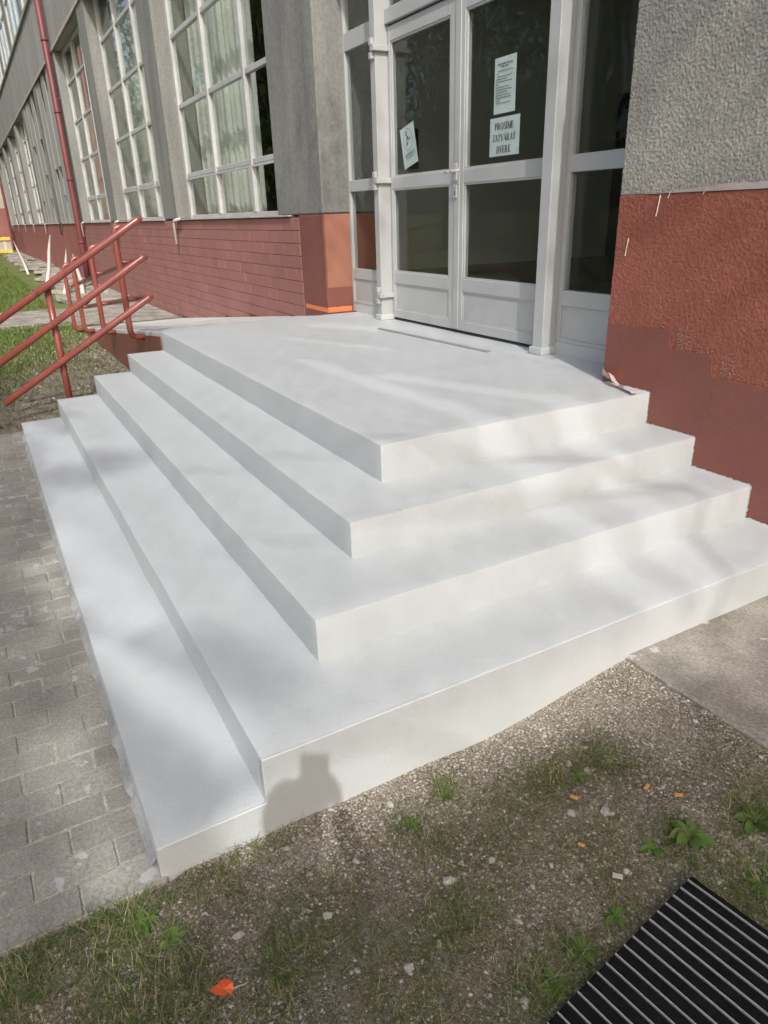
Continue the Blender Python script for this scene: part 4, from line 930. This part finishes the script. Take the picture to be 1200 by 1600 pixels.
# ------------------------------------------------------------------ trees behind the camera (they shade the stairs) and across the yard (seen in the panes)
def limb(mb, p, q, r0, r1, seed, n=6, bow=0.25):
    p, q = Vector(p), Vector(q); l = (q - p).length; pts = []
    for i in range(n + 1):
        t = i / n; c = p.lerp(q, t) + Vector((nz(seed, t * 2.1), nz(seed + 3, t * 2.1), nz(seed + 7, t * 1.7))) * l * bow * math.sin(PI * t) * 0.6; pts.append(c)
    mb.tube(pts, [r0 + (r1 - r0) * i / n for i in range(n + 1)], 8); return pts
def leaf_mesh(name, C, size, face=None):
    n = len(C); C = np.asarray(C); d = nrs.normal(size=(n, 3)); q = nrs.normal(size=(n, 3))
    if face is not None: q = face + 0.12 * q; d = np.cross(d, q)
    d /= np.linalg.norm(d, axis=1)[:, None]; e = np.cross(d, q); e /= np.linalg.norm(e, axis=1)[:, None]
    s = (size * nrs.uniform(*((0.7, 1.3) if face is None else (0.9, 1.1)), n))[:, None]
    V = np.stack([C - d * s, C + e * s * 0.55, C + d * s, C - e * s * 0.55], 1).reshape(-1, 3); F = np.arange(4 * n).reshape(n, 4)
    return np_mesh(name, V, F, 'tree_leaf')
def on_stairs(x, y): return -4.6 < x < 1.27 and -1.20 < y < 1.85
def cover(x, y):
    """how densely the crown covers the sun above ground point (x, y)"""
    near = on_stairs(x, y)
    c = 0.21 if near else 0.12 if y > -1.0 else 0.30
    if y < -0.88 and x > -0.4: c = max(c, 0.60 * smooth01(-0.86, -1.0, y))
    def seg(x0, y0, x1, y1, w):
        dx, dy = x1 - x0, y1 - y0; t = min(1, max(0, ((x - x0) * dx + (y - y0) * dy) / (dx * dx + dy * dy + 1e-9)))
        d = math.hypot(x - x0 - dx * t, y - y0 - dy * t) / w; return math.exp(-d * d)
    dark = max(0.95 * seg(-2.15, -1.08, -1.9, -0.78, 0.26), 0.7 * seg(0.25, -0.86, 0.55, -0.74, 0.17), 0.85 * seg(0.62, -1.2, 0.92, -1.06, 0.15), 0.9 * seg(-2.9, -1.3, -1.7, -1.42, 0.22), 0.9 * seg(0.3, -1.28, 0.75, -1.24, 0.09),
               0.95 * seg(0.1, -1.62, 0.8, -1.56, 0.14), 0.30 * seg(-0.3, 1.62, 0.95, 1.36, 0.16), 0.30 * seg(0.62, 0.57, 0.80, 0.50, 0.09), 0.7 * seg(-3.6, -1.0, -3.2, -0.9, 0.16), 0.0)
    c = max(c, dark)
    if x > 1.25: c = max(c, 0.40 + 1.1 * smooth01(1.26, 1.40, x + 0.10 * nz(y * 2.5, 3)))
    if y < -1.22 and x < 1.2: c = max(c, 0.78 + 0.4 * nz(x * 1.4, y * 1.4, 11))
    lit = max(seg(0.0, -1.2, 0.75, -0.91, 0.085), seg(-1.17, -1.20, -0.15, -1.04, 0.13), seg(-1.0, -1.35, -0.4, -1.28, 0.10), seg(0.45, -1.41, 1.26, -1.33, 0.10),
              seg(-2.3, 0.66, -0.6, 0.75, 0.075), seg(-0.6, 0.75, 0.95, 0.62, 0.10), seg(-1.6, 0.85, -0.7, 1.22, 0.085), seg(-0.7, 1.25, 0.95, 0.90, 0.105), seg(-3.7, 1.4, -3.2, 1.68, 0.13), seg(-3.2, 0.9, -2.4, 1.25, 0.05), seg(1.1, -0.95, 1.1, 0.9, 0.15), seg(1.72, 0.06, 1.9, 0.06, 0.06))  # leaf gaps shaped to draw the bright streaks and patches
    c = (0.0 if lit > 0.45 else c) if near else c * (1 - 0.97 * min(1, lit * 1.2))
    return min(1.0, max(0.0, c))
leavesC = []; cl = []; CELL = 0.031; shadeC = []
for i in range(int(10.1 / CELL)):
    for j in range(int(6.8 / CELL)):
        x = -6.5 + (i + rnd.uniform(0.1, 0.9)) * CELL; y = -4.2 + (j + rnd.uniform(0.1, 0.9)) * CELL
        if not on_stairs(x, y) and (i * 0.754877666 + j * 0.569840291) % 1.0 < cover(x, y):
            t = 14.5 + 3.2 * nz(x * 0.9, y * 0.9, 31) + rnd.uniform(-2.2, 2.2); leavesC.append([tuple(Vector((x, y, -0.5)) + TO_SUN * t)]); cl.append((x, y, t))
CELL = 0.0205
for i in range(int(5.87 / CELL)):
    for j in range(int(3.05 / CELL)):
        x = -4.6 + (i + rnd.uniform(0.35, 0.65)) * CELL; y = -1.2 + (j + rnd.uniform(0.35, 0.65)) * CELL
        if (i * 0.754877666 + j * 0.569840291) % 1.0 < cover(x, y):
            t = 9.5 + 0.8 * nz(x * 0.9, y * 0.9, 31) + rnd.uniform(-0.6, 0.6); shadeC.append(tuple(Vector((x, y, -0.5)) + TO_SUN * t)); cl.append((x, y, t))
lc = np.concatenate(leavesC)
tree = thing('tree', 'broad leafy tree behind the photographer, shading the stairs', 'tree', (16.4, -7.2, -0.7))
tb = MB(); base = (16.4, -7.2, -0.9); fork = Vector((15.6, -6.6, 4.6)); limb(tb, base, fork, 0.42, 0.30, 1, 8, 0.1)
hubs = []
for i in range(7):
    c = cl[rnd.randrange(len(cl))]; q = Vector((c[0], c[1], -0.5)) + TO_SUN * c[2]; pts = limb(tb, fork + Vector((0, 0, rnd.uniform(-0.4, 0.3))), q, 0.042, 0.010, i * 7.7, 8, 0.3); hubs += pts[3:]
for i in range(30):
    c = cl[rnd.randrange(len(cl))]; q = Vector((c[0], c[1], -0.5)) + TO_SUN * c[2]; hb_ = min(hubs, key=lambda h: (h - q).length)
    if (hb_ - q).length < 3.0: limb(tb, hb_, q, 0.016, 0.005, i * 3.3, 4, 0.3)
tb.build('trunk', 'bark', tree, True)
link('crown', leaf_mesh('crown', lc, 0.052), tree)
link('crown', leaf_mesh('crown', shadeC, 0.0195, np.array(TO_SUN)), tree)  # extra layer of tiny leaves, added to dim the stairs between the streaks
# yard trees
def yard_tree(loc, label, src=None, s=1.0):
    t = thing('tree', label, 'tree', loc, 'trees across the yard')
    if src:
        for c in src.children:
            d = c.copy(); COL.objects.link(d); d.parent = t; d.location = (0, 0, 0)
        t.scale = (s, s, s); t.rotation_euler = (0, 0, rnd.uniform(0, 6))
        return t
    mb = MB(); limb(mb, (0, 0, -0.2), (0.1, 0.1, 3.2), 0.26, 0.18, 5, 6, 0.1); C = []
    for i in range(22):
        a = rnd.uniform(0, 6.28); r_ = rnd.uniform(0.4, 3.0); q = Vector((math.cos(a) * r_, math.sin(a) * r_, rnd.uniform(3.6, 9.0) - 0.35 * r_))
        limb(mb, (0.1, 0.1, rnd.uniform(2.4, 3.2)), q, 0.08, 0.02, i * 2.1, 6, 0.2)
        for j in range(9):
            c = np.array(q) + nrs.normal(size=3) * 0.6; C.append(c + nrs.normal(size=(45, 3)) * 0.30)
    o = mb.build('trunk', 'bark'); o.parent = t; o2 = link('crown', leaf_mesh('crown', np.concatenate(C), 0.10)); o2.parent = t
    for p in o.data.polygons: p.use_smooth = True
    return t
y0 = yard_tree((-4, -17, -0.7), 'leafy tree across the yard opposite the door')
for i, (loc, s, lab) in enumerate((((-11, -20, -0.7), 1.1, 'leafy tree across the yard opposite the first window'), ((3.5, -19, -0.7), 1.05, 'leafy tree across the yard opposite the rough grey wall'), ((-24, -13, -0.7), 1.15, 'leafy tree on the lawn opposite the third window'), ((-36, -9, -0.7), 1.1, 'leafy tree on the lawn opposite the boarded windows'), ((-17, -28, -0.7), 1.3, 'tall tree at the far side of the yard'), ((-19, -16, -0.7), 1.3, 'leafy tree across the yard opposite the second window'), ((-29, -18, -0.7), 1.5, 'large tree behind the lawn trees'), ((-42, -14, -0.7), 1.5, 'large tree on the far lawn near the wing'), ((10, -22, -0.7), 1.3, 'tree across the yard beyond the photographer'), ((-47, -7.5, -0.7), 1.9, 'tall tree before the gateway of the cream wing'), ((-44, -14, -0.7), 1.9, 'tall tree well left of the yellow barrier'), ((-30, -8.5, -0.7), 1.3, 'leafy tree at the middle of the lawn'))):
    yard_tree(loc, lab, y0, s)

# ------------------------------------------------------------------ the photographer (only the shadow falls into the picture)
fh = Vector((FWD.x, FWD.y, 0)).normalized(); rh_ = Vector((fh.y, -fh.x, 0))
def BP(fw, rt, z): return CP + fh * fw + rh_ * rt + Vector((0, 0, z - 1.535))
person = thing('person', 'person in dark jacket and trousers standing behind the camera, holding up a phone', 'person', BP(-0.33, 0, 0))
def skin_mesh(name, verts, edges, m_, parent, sub=2):
    me = bpy.data.meshes.new(name); me.from_pydata([tuple(v[0]) for v in verts], edges, []); o = link(name, me, parent)
    md = o.modifiers.new('skin', 'SKIN'); md.use_smooth_shade = True
    for i, v in enumerate(verts):
        sv = me.skin_vertices[0].data[i]; sv.radius = (v[1], v[2] if len(v) > 2 else v[1]); sv.use_root = (i == 0)
    ss = o.modifiers.new('sub', 'SUBSURF'); ss.levels = sub; ss.render_levels = sub
    me.materials.append(MAT[m_]); return o
B0 = -0.33; HX = -0.035
vb = [(BP(B0, 0, 0.96), .15, .11), (BP(B0, 0, 1.12), .14, .10), (BP(B0, 0, 1.25), .16, .11), (BP(B0, HX * .4, 1.36), .12, .09), (BP(B0 + .01, HX * .8, 1.44), .055), (BP(B0 + .02, HX, 1.50), .065),
      (BP(B0, .17, 1.34), .065), (BP(-.24, .26, 1.19), .05), (BP(-.14, .10, 1.36), .038), (BP(-.06, .06, 1.43), .030),
      (BP(B0, -.17, 1.34), .065), (BP(-.24, -.28, 1.19), .05), (BP(-.14, -.12, 1.36), .038), (BP(-.06, -.06, 1.43), .030),
      (BP(B0, .10, .86), .105), (BP(B0 + .02, .11, .48), .07), (BP(B0, .12, .09), .045), (BP(B0 + .14, .14, .04), .04),
      (BP(B0, -.10, .86), .105), (BP(B0 + .02, -.11, .48), .07), (BP(B0, -.12, .09), .045), (BP(B0 + .14, -.14, .04), .04),
      (BP(B0 + .03, HX, 1.60), .085, .095), (BP(B0 + .03, HX, 1.665), .075, .085)]
eb = [(0, 1), (1, 2), (2, 3), (3, 4), (4, 5), (3, 6), (6, 7), (7, 8), (8, 9), (3, 10), (10, 11), (11, 12), (12, 13), (0, 14), (14, 15), (15, 16), (16, 17), (0, 18), (18, 19), (19, 20), (20, 21), (5, 22), (22, 23)]
skin_mesh('body', vb, eb, 'jacket', person)
for s in (-1, 1):
    pal = BP(-.045, .052 * s, 1.455)
    vv = [(BP(-.06, .06 * s, 1.43), .024, .016), (pal, .030, .014)]; ee = [(0, 1)]
    for f_ in range(4):
        z = 1.425 + f_ * 0.020; i = len(vv)
        vv += [(BP(-.022, .050 * s, z + .012), .0095), (BP(-.008, .034 * s, z + .014), .0085), (BP(-.008, .016 * s, z + .012), .0075)]; ee += [(1, i), (i, i + 1), (i + 1, i + 2)]
    i = len(vv); vv += [(BP(-.048, .045 * s, 1.485), .0105), (BP(-.038, .028 * s, 1.505), .009)]; ee += [(1, i), (i, i + 1)]
    skin_mesh('hand', vv, ee, 'skin', person)
hs = bmesh.new(); bmesh.ops.create_uvsphere(hs, u_segments=20, v_segments=14, radius=1)
for q in hs.verts:
    c = q.co; c.z = c.z * 0.125; w = 1 - 0.28 * max(0, -c.z / 0.125); c.x *= 0.098 * w; c.y *= 0.080 * w
me = bpy.data.meshes.new('hair'); hs.to_mesh(me); hs.free(); me.materials.append(MAT['hair'])
for p in me.polygons: p.use_smooth = True
ho = link('hair', me, person, BP(B0 + .015, HX, 1.625)); ho.rotation_euler = (0, 0, math.atan2(fh.y, fh.x))
ph = MB().box(-0.039, 0.039, -0.004, 0.004, -0.125, 0.038).mesh('phone', 'phone', bevel=0.003)
pho = link('phone', ph); pho.matrix_world = Matrix.Translation(CP - FWD * 0.026) @ (Matrix((RIGHT, -FWD, -DOWN)).transposed().to_4x4())
tag(pho, 'dark phone held up by the photographer behind the picture', 'phone')
